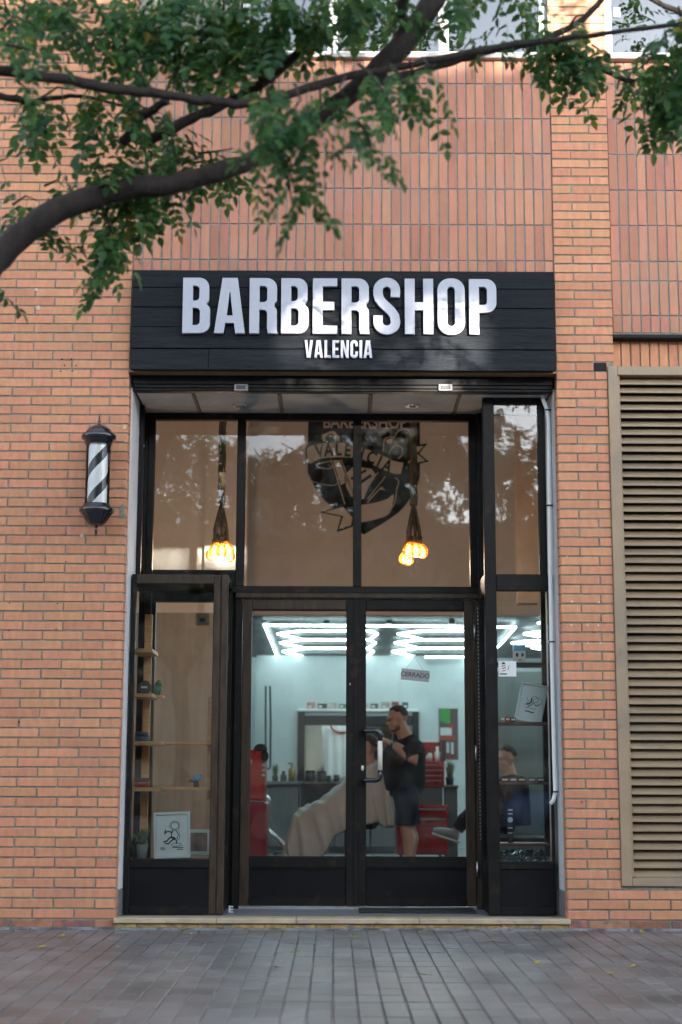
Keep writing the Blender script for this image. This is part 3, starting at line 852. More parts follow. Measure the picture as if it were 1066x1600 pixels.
def glyph(ch):
    w, t, b = W, T, BR
    if ch == 'B':
        o = [(0, 0)] + arc(w - .17, .17, .17, .17, 270, 360) + [(w, .36)] + arc(w - .1, .42, .1, .1, 0, 55) + arc(w - .12, .62, .10, .1, -55, 0) + [(w - .02, .83)] + arc(w - .19, .83, .17, .17, 0, 90) + [(0, 1)]
        return [o, dhole(t, b, w - t, .455, .07), dhole(t, .585, w - t - .015, 1 - b, .07)], w
    if ch == 'P':
        o = [(0, 0), (t, 0), (t, .39)] + arc(w - .18, .57, .18, .18, 270, 360) + arc(w - .18, .82, .18, .18, 0, 90) + [(0, 1)]
        return [o, dhole(t, .53, w - t + .01, 1 - b, .06)], w
    if ch == 'R':
        o = [(0, 0), (t, 0), (t, .425), (w - t - .06, .425)] + arc(w - t - .06, .355, .065, .07, 90, 0) + [(w - t + .005, .10), (w - t + .02, 0), (w + .015, 0), (w + .002, .08), (w, .36)] + \
            arc(w - .11, .40, .11, .10, 0, 50) + arc(w - .12, .62, .12, .1, -50, 0) + arc(w - .18, .82, .18, .18, 0, 90) + [(0, 1)]
        return [o, dhole(t, .565, w - t + .005, 1 - b, .06)], w
    if ch == 'A':
        w = .53
        return [[(0, 0), (.165, 0), (.192, .185), (w - .192, .185), (w - .165, 0), (w, 0), (w - .135, 1), (.135, 1)],
                [(.212, .32), (w - .212, .32), (w / 2 + .004, .74), (w / 2 - .004, .74)]], w
    if ch == 'E':
        w = .42
        return [[(0, 0), (w, 0), (w, b), (t, b), (t, .43), (w - .05, .43), (w - .05, .43 + b), (t, .43 + b), (t, 1 - b), (w, 1 - b), (w, 1), (0, 1)]], w
    if ch == 'H':
        w = .49
        return [[(0, 0), (t, 0), (t, .43), (w - t, .43), (w - t, 0), (w, 0), (w, 1), (w - t, 1), (w - t, .43 + b), (t, .43 + b), (t, 1), (0, 1)]], w
    if ch == 'O':
        return [rrect(0, -.01, w, 1.01, .215), rrect(t, b, w - t, 1 - b, .062)], w
    if ch == 'S':
        h = t / 2
        p = [(w - h - .005, .665)] + arc(w / 2, .79, w / 2 - h, .145, 0, 180, 12) + [(h, .72)] + [(h + .02, .635), (h + .075, .56), (w - h - .075, .415), (w - h - .02, .335)] + \
            arc(w / 2, .215, w / 2 - h, .145, 0, -180, 12) + [(h, .335)]
        return [stroke(p, t * .95)], w
    if ch == 'V':
        w = .50
        return [[(w / 2 - .115, 0), (w / 2 + .115, 0), (w, 1), (w - .165, 1), (w / 2, .24), (.165, 1), (0, 1)]], w
    if ch == 'L':
        w = .40
        return [[(0, 0), (w, 0), (w, b), (t, b), (t, 1), (0, 1)]], w
    if ch == 'N':
        w = .50
        return [[(0, 0), (t - .02, 0), (t - .02, .62), (w - t, 0), (w, 0), (w, 1), (w - t + .02, 1), (w - t + .02, .42), (t, 1), (0, 1)]], w
    if ch == 'I':
        return [[(0, 0), (t, 0), (t, 1), (0, 1)]], t
    if ch == 'C':
        h = t / 2
        p = [(w - h, .655)] + arc(w / 2, .78, w / 2 - h, .145, 0, 180, 12) + arc(w / 2, .22, w / 2 - h, .145, 180, 360, 12) + [(w - h, .36)]
        return [stroke(p, t)], w
def word(txt, x0, x1, z0, z1, y, depth, gap, parent, mat):
    gl = [glyph(c) for c in txt]
    tot = sum(g[1] for g in gl) + gap * (len(gl) - 1)
    k = (x1 - x0) / tot; h = z1 - z0
    x = x0
    for c, (sp, w) in zip(txt, gl):
        me = curve_mesh('letter', [[(px * k, pz_ * h) for px, pz_ in s_] for s_ in sp], depth, bevel=depth * 0.06)
        me.materials.clear(); me.materials.append(M[mat])
        link('letter', me, (x, y, z0), parent)
        x += (w + gap) * k
LY = SY - .034
word('BARBERSHOP', X(285.5, 478, LY), X(776, 478, LY), Z(521.5, LY), Z(435, LY), LY + .012, 0.028, 0.072, sg, 'letter')
word('VALENCIA', X(476, 545, LY), X(582, 545, LY), Z(558.5, LY), Z(531, LY), LY + .018, 0.022, 0.085, sg, 'letter')

# ================================================================== back glazing above and beside the doors
c1f = X(357, 905, YC)
def frame_bar(parent, px0, px1, py0, py1, Y, dep=0.06, mat='black', name='frame_bar', bevel=.004, out=0.0):
    """a bar given by its outline in the plane Y (front face)"""
    xm, ym = (px0 + px1) / 2, (py0 + py1) / 2
    return B(X(px0, ym, Y), X(px1, ym, Y), Y - out, Y + dep, Z(py1, Y, xm), Z(py0, Y, xm), bevel=bevel).build(name, mat, parent)
# vertical edges in metres, taken where the photograph shows them
bx = lambda px, py: X(px, py, YB)
BXL, BXR = bx(233, 660), bx(745, 660)
m1a, m1b = bx(371, 700), bx(384, 700)
m2a, m2b = bx(552, 700), bx(565, 700)
m3a, m3b = bx(733, 700), bx(744, 700)
zt0, zt1 = Z(656.5, YB), ZS - .001
zr0, zr1 = Z(936, YB), Z(916, YB)    # transom above the doors
gz = thing('glazed_screen', (0, YB, ZL), 'black framed glazing above the double doors with four mullions', 'glazing')
B(BXL, BXR, YB, YB + .06, zt0, zt1, bevel=.004).build('top_rail', 'black', gz)
B(BXL, bx(242, 700), YB + .001, YB + .06, ZL + .8, zt0 - .0005, bevel=.004).build('post', 'black', gz)
B(m1a, m1b, YB - .006, YB + .06, zr1 + .0005, zt0 - .0005, bevel=.004).build('mullion', 'black', gz)
B(m2a, m2b, YB - .006, YB + .06, zr1 + .0005, zt0 - .0005, bevel=.004).build('mullion', 'black', gz)
B(m3a, BXR, YB + .001, YB + .06, zr1 + .0005, zt0 - .0005, bevel=.004).build('post', 'black', gz)
B(bx(242, 700), BXR + .03, YB - .002, YB + .06, zr0 + .040, zr1, bevel=.004).build('transom', 'black', gz)
B(m1a, BXR + .03, YB - .022, YB + .06, zr0 + .0005, zr0 + .0395, bevel=.008).build('transom_moulding', 'brownblack', gz)
for a, b in ((bx(242, 700), m1a), (m1b, m2a), (m2b, m3a)):
    B(a, b, YB + .026, YB + .032, zr1, zt0).build('pane', 'glass', gz)
# door posts
dz = Z(1417, YB)
B(bx(372, 1100) - .028, bx(377, 1100), YB + .002, YB + .07, ZL - .002, zr0, bevel=.004).build('door_post', 'black', gz)
B(bx(742, 1100), bx(742, 1100) + .05, YB + .002, YB + .07, ZL - .002, zr0, bevel=.004).build('door_post', 'brownblack', gz)
B(bx(377, 1100) + .001, bx(742, 1100) - .001, YB + .005, YB + .09, ZL - .002, ZL + .012).build('threshold', 'steel', gz)

B(c1f - .05, bx(372, 1100) - .0285, YB + .03, YB + .06, ZL - .002, zr0).build('filler', 'black', gz)
hxx = bx(742, 1100) + .004
for zz_ in (ZL + .25, ZL + 1.0, zr0 - .22):
    h_ = MB().tube([(hxx, YB - .008, zz_ - .05), (hxx, YB - .008, zz_ + .05)], .008, 10).build('hinge', 'steel', gz)
hb = MB()
for i in range(60):
    z_ = Z(1310, YB) + (Z(950, YB) - Z(1310, YB)) * i / 59
    hb.box(hxx + .020, hxx + .027, YB - .003, YB + .002, z_ - .007, z_ + .007, bevel=.001)
hb.build('bead_strip', 'steel', gz)
# ---- double doors
def door(x0, x1, label, handle_side, mats):
    t = thing('glass_door', ((x0 + x1) / 2, YB, ZL), label, 'door', 'entrance double doors')
    y0, y1 = YB - .004, YB + .045
    z0, z1 = ZL + .016, zr0 - .004
    sw = 0.062
    gz0, gz1 = Z(1340, YB), Z(953, YB)
    pz0, pz1 = Z(1402, YB), Z(1356, YB)
    w0 = sw if handle_side > 0 else sw - .004
    B(x0, x0 + sw, y0, y1, z0, z1, bevel=.004).build('stile', mats[0], t)
    B(x1 - sw, x1, y0, y1, z0, z1, bevel=.004).build('stile', mats[1], t)
    B(x0 + sw, x1 - sw, y0 + .001, y1, gz1, z1, bevel=.004).build('top_rail', mats[0], t)
    B(x0 + sw, x1 - sw, y0 + .001, y1, pz1, gz0, bevel=.004).build('middle_rail', 'black', t)
    B(x0 + sw, x1 - sw, y0 + .001, y1, z0, pz0, bevel=.004).build('bottom_rail', 'black', t)
    B(x0 + sw, x1 - sw, y0 + .012, y1 - .01, pz0, pz1).build('kick_panel', 'black_panel', t)
    for zz in ((pz0, pz0 + .010), (pz1 - .010, pz1)):
        B(x0 + sw, x1 - sw, y0 + .004, y0 + .012, *zz, bevel=.003).build('bead', 'black', t)
    B(x0 + sw, x1 - sw, y0 + .022, y0 + .028, gz0, gz1).build('pane', 'glass', t)
    for zz in ((gz0, gz0 + .008), (gz1 - .008, gz1)):
        B(x0 + sw, x1 - sw, y0 + .010, y0 + .021, *zz).build('glazing_bead', 'black', t)
    return t
dm0, dm1 = bx(555.5, 1150), bx(557.5, 1150)
d1 = door(bx(377, 1100) + .003, dm0, 'closed black glass door leaf beside the low display case, no handle', -1, ('brownblack', 'black'))
d2 = door(dm1, bx(742, 1100) - .003, 'black glass door leaf with a black and cream pull handle', 1, ('black', 'brownblack'))
B(dm0 - .012, dm1 + .010, YB - .010, YB - .0045, ZL + .016, zr0 - .006, bevel=.002).build('meeting_strip', 'black', d2)
# pull handle
hx0 = X(569, 1140, YB - .01); hx1 = X(594, 1140, YB - .07)
hzt, hzb = Z(1142, YB - .05), Z(1219, YB - .05)
hy = YB - .075
def bend(z, s):
    pts = [(hx0, YB - .004, z), (hx0, hy + .02, z)] + [(hx0 + .012 + (hx1 - hx0 - .045) * i / 3, hy, z) for i in range(4)]
    c = (hx1 - .032, z + s * .032)
    return pts + [(hx1 - .032 + .032 * math.sin(R(a)), hy, z + s * .032 - s * .032 * math.cos(R(a))) for a in (20, 45, 70, 90)] + [(hx1, hy, z + s * .065)]
hd = MB().tube(bend(hzt, -1), .0165, 12).tube(bend(hzb, 1), .0165, 12).build('handle', 'gloss_black', d2)
MB().tube([(hx1, hy, hzt - .062), (hx1, hy, hzb + .062)], .0160, 14).build('grip', 'cream_grip', hd)
p = at(566.5, 1200, YB)
MB().ell((p.x, YB - .006, p.z), (.010, .006, .018)).build('lock', 'cream_grip', d2)
p = at(547, 1069, YB)
MB().ell((p.x, YB - .006, p.z), (.005, .005, .008)).build('lock', 'steel', d1)
# door mat strip and little white stop
p = atz(361, 1426, ZL)
ds = thing('door_stop', (p.x, p.y, ZL), 'small white notched plastic stop on the step by the low display case', 'door stop')
B(p.x - .014, p.x - .004, p.y - .01, p.y + .01, ZL, ZL + .042, bevel=.001).build('upright', 'frame_white', ds)
for k in (0.0, .016, .032):
    B(p.x - .004, p.x + .014, p.y - .01, p.y + .01, ZL + k, ZL + k + .008, bevel=.001).build('tooth', 'frame_white', ds)
p0, p1 = atz(562, 1428, ZL + .004), atz(740, 1421, ZL + .004)
tag(B(p0.x, p1.x, YC + .16, YB - .03, ZL - .002, ZL + .008, bevel=.003).build('door_mat', 'rubber'), 'thin black rubber mat on the landing before the handled door', 'mat')

# ================================================================== low display case (beside the barber pole)
cs = thing('display_case', (-1.0, YC, ZL), 'low black framed glass display case with pine shelves beside the doors', 'display case')
cx = lambda px, py: X(px, py, YC)
c0, c1 = XL + .022, cx(357, 905)
czt, czb = Z(898, YC), ZL
cg0, cg1 = Z(1343, YC), Z(913, YC)
wl_ = cx(210, 920) - c0
wr_ = c1 - cx(334, 920)
B(c0, c0 + .030, YC, YC + .05, czb, czt, bevel=.004).build('post', 'black', cs)
B(cx(334, 920), cx(346, 920) - .001, YC + .003, YC + .05, czb, czt - .002, bevel=.005).build('post', 'brownblack', cs)
B(cx(346, 920), c1, YC, YC + .05, czb, czt, bevel=.005).build('post', 'brownblack', cs)
gxa, gxb = c0 + .030, cx(334, 920)
B(gxa, gxb, YC + .001, YC + .05, cg1, czt - .001, bevel=.004).build('top_rail', 'brownblack', cs)
B(gxa, gxb, YC + .001, YC + .05, cg0 - .055, cg0, bevel=.004).build('bottom_rail', 'black', cs)
B(gxa, gxb, YC + .012, YC + .05, czb + .05, cg0 - .056).build('kick_panel', 'black_panel', cs)
B(gxa, gxb, YC + .001, YC + .05, czb, czb + .049, bevel=.004).build('plinth', 'black', cs)
B(gxa, gxb, YC + .022, YC + .028, cg0, cg1).build('pane', 'glass', cs)
B(c0, c1, YC + .051, YB - .001, czt - .055, czt - .004, bevel=.004).build('roof', 'black_panel', cs)
B(c0, c1, YC + .051, YB + .30, cg0 - .08, cg0 - .03).build('base_board', 'black_panel', cs)
# glazed flank facing the doors
B(c1 - .045, c1 - .002, YB - .05, YB - .001, czb, czt - .056, bevel=.004).build('post', 'black', cs)
B(c1 - .040, c1 - .006, YC + .051, YB - .051, czb, cg0 - .085, bevel=.004).build('flank_panel', 'black', cs)
B(c1 - .026, c1 - .020, YC + .051, YB - .051, cg0 - .03, czt - .056).build('pane', 'glass', cs)
B(c1 - .034, c1 + .002, YC + .10, YC + .13, Z(1030, YC), Z(1005, YC), bevel=.003).build('hinge', 'gloss_black', cs)
# frame of the opening behind the case
B(c0 - .02, bx(242, 940), YB + .07, YB + .12, cg0 - .05, czt + .1).build('rear_post', 'black', cs)
B(c0 - .02, m1a, YB + .062, YB + .12, Z(941, YB + .06), czt + .1).build('rear_rail', 'black', cs)
def pine(px0, px1, py, Y0, Y1, thick=.026):
    p0 = at(px0, py, Y0); p1 = at(px1, py, Y0)
    return B(p0.x, p1.x, Y0, Y1, p0.z - thick, p0.z, bevel=.002).build('shelf', 'wood', cs), p0.z
SHZ = []
for py, far in ((1013, 0), (1083, 0), (1158, 1), (1230, 1)):
    o, z_ = pine(207 if py < 1100 else 203, 238 if py < 1100 else 252, py, YC + .10, YC + .44)
    SHZ.append(z_)
    if far:
        p1 = at(331, py, YC + .40)
        B(X(238, py, YC + .40) + .03, c1 - .048, YC + .30, YC + .44, z_ - .0175, z_ - .0005, bevel=.002).build('shelf', 'wood', cs)
B(X(222, 1100, YC + .40), X(234, 1100, YC + .40), YC + .441, YC + .465, cg0 - .03, Z(960, YC + .40), bevel=.002).build('shelf_upright', 'wood', cs)
B(X(323, 1200, YC + .40), X(331, 1200, YC + .40), YC + .441, YC + .465, Z(1250, YC + .4), Z(1090, YC + .40), bevel=.002).build('shelf_upright', 'wood', cs)

# ================================================================== tall display window (louvre side)
tw = thing('display_case', (1.2, YC, ZL), 'tall narrow black framed glass display window beside the white conduit', 'display case')
t0, t1, t2 = cx(757.5, 900), cx(775.5, 900), cx(857, 900)
tzt = Z(622, YC)
gr = [Z(630, YC), Z(896, YC), Z(922, YC), Z(1345, YC)]
rx = cx(842, 760)
B(t0, t1, YC, YC + .05, ZL, ZS - .004, bevel=.004).build('post', 'black', tw)
B(rx, t2, YC + .02, YC + .06, gr[1], ZS - .004, bevel=.004).build('post', 'black', tw)
B(t2 - .006, t2 + .012, YC + .02, YC + .06, ZL, gr[2], bevel=.004).build('post', 'black', tw)
B(t1, t2, YC + .001, YC + .05, gr[0], ZS - .005, bevel=.004).build('top_rail', 'black', tw)
B(t1, t2, YC + .001, YC + .05, gr[2], gr[1], bevel=.004).build('transom', 'black', tw)
B(t1, t2, YC + .001, YC + .05, gr[3] - .05, gr[3], bevel=.004).build('bottom_rail', 'black', tw)
B(t1, t2, YC + .012, YC + .05, ZL + .05, gr[3] - .0505).build('kick_panel', 'black_panel', tw)
B(t1, t2, YC + .001, YC + .05, ZL, ZL + .0495, bevel=.004).build('plinth', 'black', tw)
B(t1, rx, YC + .022, YC + .028, gr[1], gr[0]).build('pane', 'glass', tw)
B(t1, t2 - .006, YC + .022, YC + .028, gr[3], gr[2]).build('pane', 'glass', tw)
B(t0, t0 + .05, YB - .05, YB - .004, ZL, ZS - .004, bevel=.004).build('post', 'black', tw)
B(t0 + .004, t0 + .04, YC + .051, YB - .051, ZL, gr[3] - .01, bevel=.004).build('flank_panel', 'black', tw)
B(t0 + .004, t0 + .04, YC + .051, YB - .051, gr[2] - .01, gr[1] + .01, bevel=.004).build('flank_transom', 'brownblack', tw)
for a, b in ((gr[1] + .01, ZS - .004), (gr[3] - .01, gr[2] - .01)):
    B(t0 + .018, t0 + .024, YC + .051, YB - .051, a, b).build('pane', 'glass', tw)
B(t1, t2 + .0, YC + .051, YB + .1, gr[3] - .045, gr[3] - .02).build('base_board', 'black_panel', tw)
B(t1, t2 + .0, YC + .051, YB + .1, gr[1] - .02, gr[1] + .0).build('roof_board', 'black_panel', tw)
# inner frame at the far side of this window
B(X(842, 800, YB + .1), X(856, 800, YB + .1) + .2, YB + .09, YB + .14, gr[3], ZS).build('rear_post', 'black', tw)
RS = []
for py, c_ in ((1036, 'black_panel'), (1128, 'woodred'), (1221, 'woodred'), (1316, 'woodred')):
    z_ = Z(py, YC + .2)
    B(t1 + .004, t2 - .012, YC + .10, YC + .34, z_ - .016, z_, bevel=.002).build('shelf', c_, tw)
    RS.append(z_)

# left return of the opening: dark post and glazed cheek
rtn = thing('glazed_cheek', (XL, .55, 2.0), 'narrow glazed return between the white jamb and the upper glazing, above the low case', 'glazing')
B(XL + .008, XL + .045, .462, .50, czt - .05, ZS - .004, bevel=.003).build('post', 'black', rtn)
B(XL - .02, XL + .01, .501, YB + .06, czt - .05, ZS - .004).build('panel', 'int_peach', rtn)
B(XL + .020, XL + .026, .501, YB - .001, czt - .05, ZS - .004).build('pane', 'glass', rtn)
B(XL - .02, BXL - .001, YB + .001, YB + .06, czt - .05, ZS - .004).build('filler', 'black', rtn)

# white conduit on the jamb
cd = thing('conduit', (XR - .06, .19, 1.2), 'white plastic conduit running down the jamb of the tall display window', 'conduit')
cp = [at(px, py, .19) for px, py in ((846, 613), (849, 625), (855, 640), (857, 660), (858, 760), (860, 900), (863, 1050), (866, 1180), (868, 1238), (865, 1250), (860, 1256))]
MB().tube(cp, .0135, 10).build('pipe', 'white', cd)
for px, py in ((856.5, 641), (859, 790), (862.5, 1003), (867.5, 1237)):
    p = at(px, py, .19)
    B(p.x - .018, p.x + .018, .172, .205, p.z - .004, p.z + .004, bevel=.001).build('clip', 'dark', cd)

# ================================================================== barber pole
bpx, bpy_ = X(153, 740, -.14), -.14
zz = lambda py: Z(py, -.14, 153)
bpole = thing('barber_pole', (bpx, 0, zz(745)), 'black and white striped barber pole with black caps on the brick wall', 'barber pole')
k = 1.0 / S(740, -.14)
z_a, z_b = zz(792), zz(692)
MB().lathe(bpx, bpy_, [(0, zz(664)), (8 * k, zz(665)), (16 * k, zz(670)), (21 * k, zz(677)), (22 * k, zz(679))], 36, lobes=12, lamp=.05).build('dome', 'gloss_black', bpole)
MB().lathe(bpx, bpy_, [(20 * k, zz(678)), (26 * k, zz(679)), (27.5 * k, zz(682)), (27 * k, zz(686)), (24 * k, zz(688)), (22.5 * k, zz(689)), (22.5 * k, zz(691.5)), (21 * k, zz(692)), (21 * k, zz(695)), (17 * k, zz(695))], 36).build('cap', 'gloss_black', bpole)
MB().lathe(bpx, bpy_, [(17 * k, zz(788)), (21 * k, zz(788)), (21.5 * k, zz(791)), (24 * k, zz(793)), (27 * k, zz(796)), (27 * k, zz(800)), (25 * k, zz(802)), (20 * k, zz(803))], 36).build('cap', 'gloss_black', bpole)
MB().lathe(bpx, bpy_, [(25 * k, zz(801)), (21 * k, zz(806)), (17 * k, zz(813)), (12.5 * k, zz(819)), (7 * k, zz(822)), (0, zz(823))], 36, lobes=12, lamp=.05).build('dome', 'gloss_black', bpole)
MB().lathe(bpx, bpy_, [(4 * k, zz(665)), (1.6 * k, zz(662)), (1.6 * k, zz(659.5)), (3 * k, zz(658.5)), (1.4 * k, zz(657)), (1.2 * k, zz(650)), (0, zz(648))], 12).build('finial', 'gloss_black', bpole)
MB().lathe(bpx, bpy_, [(4 * k, zz(822)), (1.6 * k, zz(825)), (1.6 * k, zz(827)), (3 * k, zz(828.5)), (1.6 * k, zz(830)), (2 * k, zz(834)), (0, zz(839))], 12).build('finial', 'gloss_black', bpole)
n, rows_ = 48, 28
vs, fs, mi = [], [], []
rc = 15.2 * k
tw_ = 2 * math.pi * 1.0
for i in range(rows_ + 1):
    for j in range(n):
        a = 2 * math.pi * j / n + tw_ * i / rows_
        vs.append((bpx + rc * math.cos(a), bpy_ + rc * math.sin(a), z_a + (z_b - z_a) * i / rows_))
core = MB()
core.v = vs
for i in range(rows_):
    for j in range(n):
        core.f.append((i * n + j, i * n + (j + 1) % n, (i + 1) * n + (j + 1) % n, (i + 1) * n + j))
        core.mi.append(0 if ((j + 41) % 24) < 15 else 1); core.sm.append(True)
core.build('striped_core', ['white', 'ink'], bpole)
MB().lathe(bpx, bpy_, [(19 * k, z_a), (19 * k, z_b)], 40).build('glass_tube', 'clear', bpole)
B(bpx - .03, bpx + .03, -.008, 0.002, zz(800), zz(680), bevel=.003).build('wall_plate', 'steel', bpole)
for py in (684, 798):
    B(bpx - .012, bpx + .012, bpy_ + 20 * k, -.007, zz(py) - .012, zz(py) + .012).build('bracket_arm', 'gloss_black', bpole)
# ================================================================== shop interior: shell
ZF = 0.03                           # floor inside
ZC = 2.38                           # lower ceiling with the light tubes
YH = 4.55                           # bulkhead above the lower ceiling
YW = 10.3                           # far wall
IX0, IX1 = -2.5, 3.05
struct(B(IX0, IX1, 1.2, YW, -0.05, ZF).build('shop_floor', 'int_floor'))
struct(B(IX0 - .1, IX1 + .1, YW, YW + .1, -.05, 5.3).build('shop_wall_back', 'int_white'))
struct(B(IX0 - .1, IX0, 0.8, YW, -.05, 5.3).build('shop_wall_left', 'int_white'))
struct(B(IX1, IX1 + .1, 0.8, YW, -.05, 5.3).build('shop_wall_right', 'int_white'))
struct(B(IX0, IX1, YH, YH + .12, ZC + .003, 5.3).build('bulkhead_wall', 'int_peach'))
struct(B(IX0, IX1, YH + .122, YW, ZC + .05, ZC + .12).build('shop_ceiling', 'int_dark'))
struct(B(IX0 - .1, IX1 + .1, 0.72, YH + .2, 4.75, 4.85).build('shop_ceiling_high', 'int_peach'))
struct(B(IX0 - .1, XL - .03, 0.62, 0.80, -.05, 5.3).build('shop_wall_front_left', 'int_peach'))
struct(B(XR + .12, IX1 + .1, 0.62, 0.80, -.05, 5.3).build('shop_wall_front_right', 'int_peach'))
struct(B(XL - .03, XR + .12, 0.76, 0.80, ZS + .05, 5.3).build('shop_wall_front_top', 'int_peach'))
# a paler wall strip seen behind the pendant, and a cornice line low on the bulkhead
struct(B(IX0, X(383, 1100, 3.7), 3.7, 3.78, ZF, 4.7).build('partition_wall', 'int_peach'))
struct(B(X(322, 780, 3.7), X(383, 1100, 3.7) - .003, 3.64, 3.699, ZF, 4.7).build('partition_pilaster', 'int_peach'))
struct(B(IX0, IX1, YH - .02, YH - .001, ZC + .14, ZC + .155).build('bulkhead_trim', 'int_peach'))
struct(B(IX0, X(383, 1100, 3.7) - .004, 3.63, 3.6395, ZF, 2.3).build('partition_darkening_panel', pmat('brown_darkening_panel', (.30, .245, .20), .6, var=.2, scale=3, stretch=(4, 1, .3))))  # panel added to darken the overlit wall behind the low case
p = at(808, 780, 2.6)
struct(B(p.x, p.x + .16, 2.6, 2.78, ZC - .1, 4.7).build('shop_column', pmat('terracotta_column', (0.5, 0.36, 0.28), .7)))

p = at(742, 1200, 6.5)
struct(B(p.x, IX1, 6.5, 6.58, ZF, 2.0).build('dimming_board', pmat('grey_green_board', (.17, .20, .20), .7, var=.15, scale=3, stretch=(5, 1, .3))))  # board added to dim the room behind the tall window
# ================================================================== light tubes on the ceiling
def tube_between(parent, a, b, z=ZC, r=.0095):
    p, q = atz(*a, z), atz(*b, z)
    return MB().tube([p, q], r, 8).build('tube', 'led', parent)
zl = ZC
led = thing('ceiling_light', (.3, 7, zl), 'glowing white zigzag tube lights in a rectangle on the black shop ceiling', 'ceiling light')
q1, q2, q3, q4 = (413, 977), (806, 980), (735, 1041), (439, 1040)
n1 = [q1, (510, 977.5), (608, 978), (706, 979), q2]
for a, b in zip(n1[:-1], n1[1:]): tube_between(led, a, b)
n2 = [q4, (513, 1041), (590, 1041), (662, 1041), q3]
for a, b in zip(n2[:-1], n2[1:]): tube_between(led, a, b)
tube_between(led, q1, (427, 1010)); tube_between(led, (427, 1010), q4)
tube_between(led, q2, (780, 1009)); tube_between(led, (780, 1009), q3)
def zig(xl, xr, flip=False):
    ys = [985.5, 999.5, 1013, 1026.5, 1036.5]
    for i, y in enumerate(ys[:4]):
        k = 523 + (xl - 523) * (1 - .045 * i); e = 523 + (xr - 523) * (1 - .045 * i)
        dx = 38 - 2 * i
        tube_between(led, (k + dx, y), (e - dx * .3, y))
        tube_between(led, (k + dx, y), (k, y + 5))
        tube_between(led, (k, y + 5), (k + dx - 1, ys[i + 1] - 1))
        tube_between(led, (e - dx * .3, y), (e, y + 5))
        tube_between(led, (e, y + 5), (e - dx * .3, ys[i + 1] - 1))
zig(434, 590); zig(622, 770)
for px in (413, 510, 608, 706):      # joints between tubes
    p = atz(px, 977.6, zl)
    B(p.x - .03, p.x + .03, p.y - .03, p.y + .03, zl + .016, zl + .05, bevel=.004).build('connector', 'grey', led)
hexl = thing('ceiling_light', (2.3, 7, zl), 'honeycomb of glowing tubes added for LED reflections seen in the tall display window', 'ceiling light')  # added tubes standing in for mirrored LED light
def hexa(cx_, cy_, r):
    pts = [(cx_ + r * math.cos(R(60 * i)), cy_ + r * 1.0 * math.sin(R(60 * i))) for i in range(6)]
    for i in range(6):
        a, b = pts[i], pts[(i + 1) % 6]
        MB().tube([(a[0], a[1], zl), (b[0], b[1], zl)], .0095, 8).build('tube', 'led', hexl)
for k in range(6):
    p = atz(828 if k % 2 else 838, 985 + 11 * k, zl)
    hexa(2.42 + (.17 if k % 2 else -.12), 5.2 + .56 * k, .33)

# ================================================================== rope pendants
def pendant(px, py_top, py_b, Y, label, seed):
    rn = random.Random(seed)
    p = at(px, py_b, Y)
    t = thing('pendant_lamp', (p.x, Y, 4.75), label, 'lamp', 'rope pendant lamps')
    k = 1.0 / S(py_b, Y)
    zt = Z(835, Y)
    # three twisted jute strands that fan out to the sockets
    for j in range(3):
        a0 = j * 2.094
        pts = []
        for i in range(60):
            f = i / 59
            z = 4.74 + (zt + 0.22 - 4.74) * f
            a = a0 + f * 26
            rad = .014
            pts.append((p.x + rad * math.cos(a), Y + rad * math.sin(a), z))
        MB().tube(pts, .017, 6).build('rope', 'rope', t)
    MB().tube([(p.x, Y, 4.75), (p.x, Y, 4.70)], .05, 16).build('ceiling_rose', 'rope', t)
    for j in range(7):
        a = j * .8976 + .4
        tip = Vector((p.x + .046 * math.cos(a), Y + .046 * math.sin(a), p.z + .055 + rn.uniform(-.03, .04)))
        mid = Vector((p.x + .045 * math.cos(a), Y + .045 * math.sin(a), p.z + .17))
        MB().tube([(p.x, Y, zt + .23), mid, tip + Vector((0, 0, .05))], [.016, .015, .014], 6).build('rope', 'rope', t)
        out = Vector((math.cos(a) * .35, math.sin(a) * .35, -1)).normalized()
        sk = MB().tube([tip + Vector((0, 0, .05)), tip], [.02, .022], 10).build('socket', 'rope', t)
        b = MB()
        prof = [(0.013, 0), (0.018, .012), (.034, .034), (.041, .055), (.043, .072), (.036, .095), (.02, .109), (0.0, .113)]
        ax = out
        pts = [tip + ax * h for r_, h in prof]
        b.tube(pts, [max(r_, .002) for r_, h in prof], 12)
        gb = b.build('bulb', 'amber', t)
        fl = MB()
        for q in range(5):
            aa = q * 1.2566
            s1 = ax.orthogonal().normalized() * math.cos(aa) + ax.cross(ax.orthogonal().normalized()) * math.sin(aa)
            fl.tube([tip + ax * .025 + s1 * .006, tip + ax * .060 + s1 * .018, tip + ax * .10 + s1 * .008], .0058, 5)
        fl.build('filament', 'bulb', gb)
    ld = bpy.data.lights.new('pendant_glow', 'POINT'); ld.energy = 3.4; ld.color = (1.0, .76, .55); ld.shadow_soft_size = .06
    lo = bpy.data.objects.new('pendant_glow', ld); COL.objects.link(lo); lo.location = (p.x, Y, p.z - .10); put(lo, t)
pendant(345, 655, 862, 1.7, 'rope pendant with glowing amber bulbs nearer the barber pole', 1)
pendant(647, 655, 866, 1.7, 'rope pendant with glowing amber bulbs hanging before the shield emblem', 2)

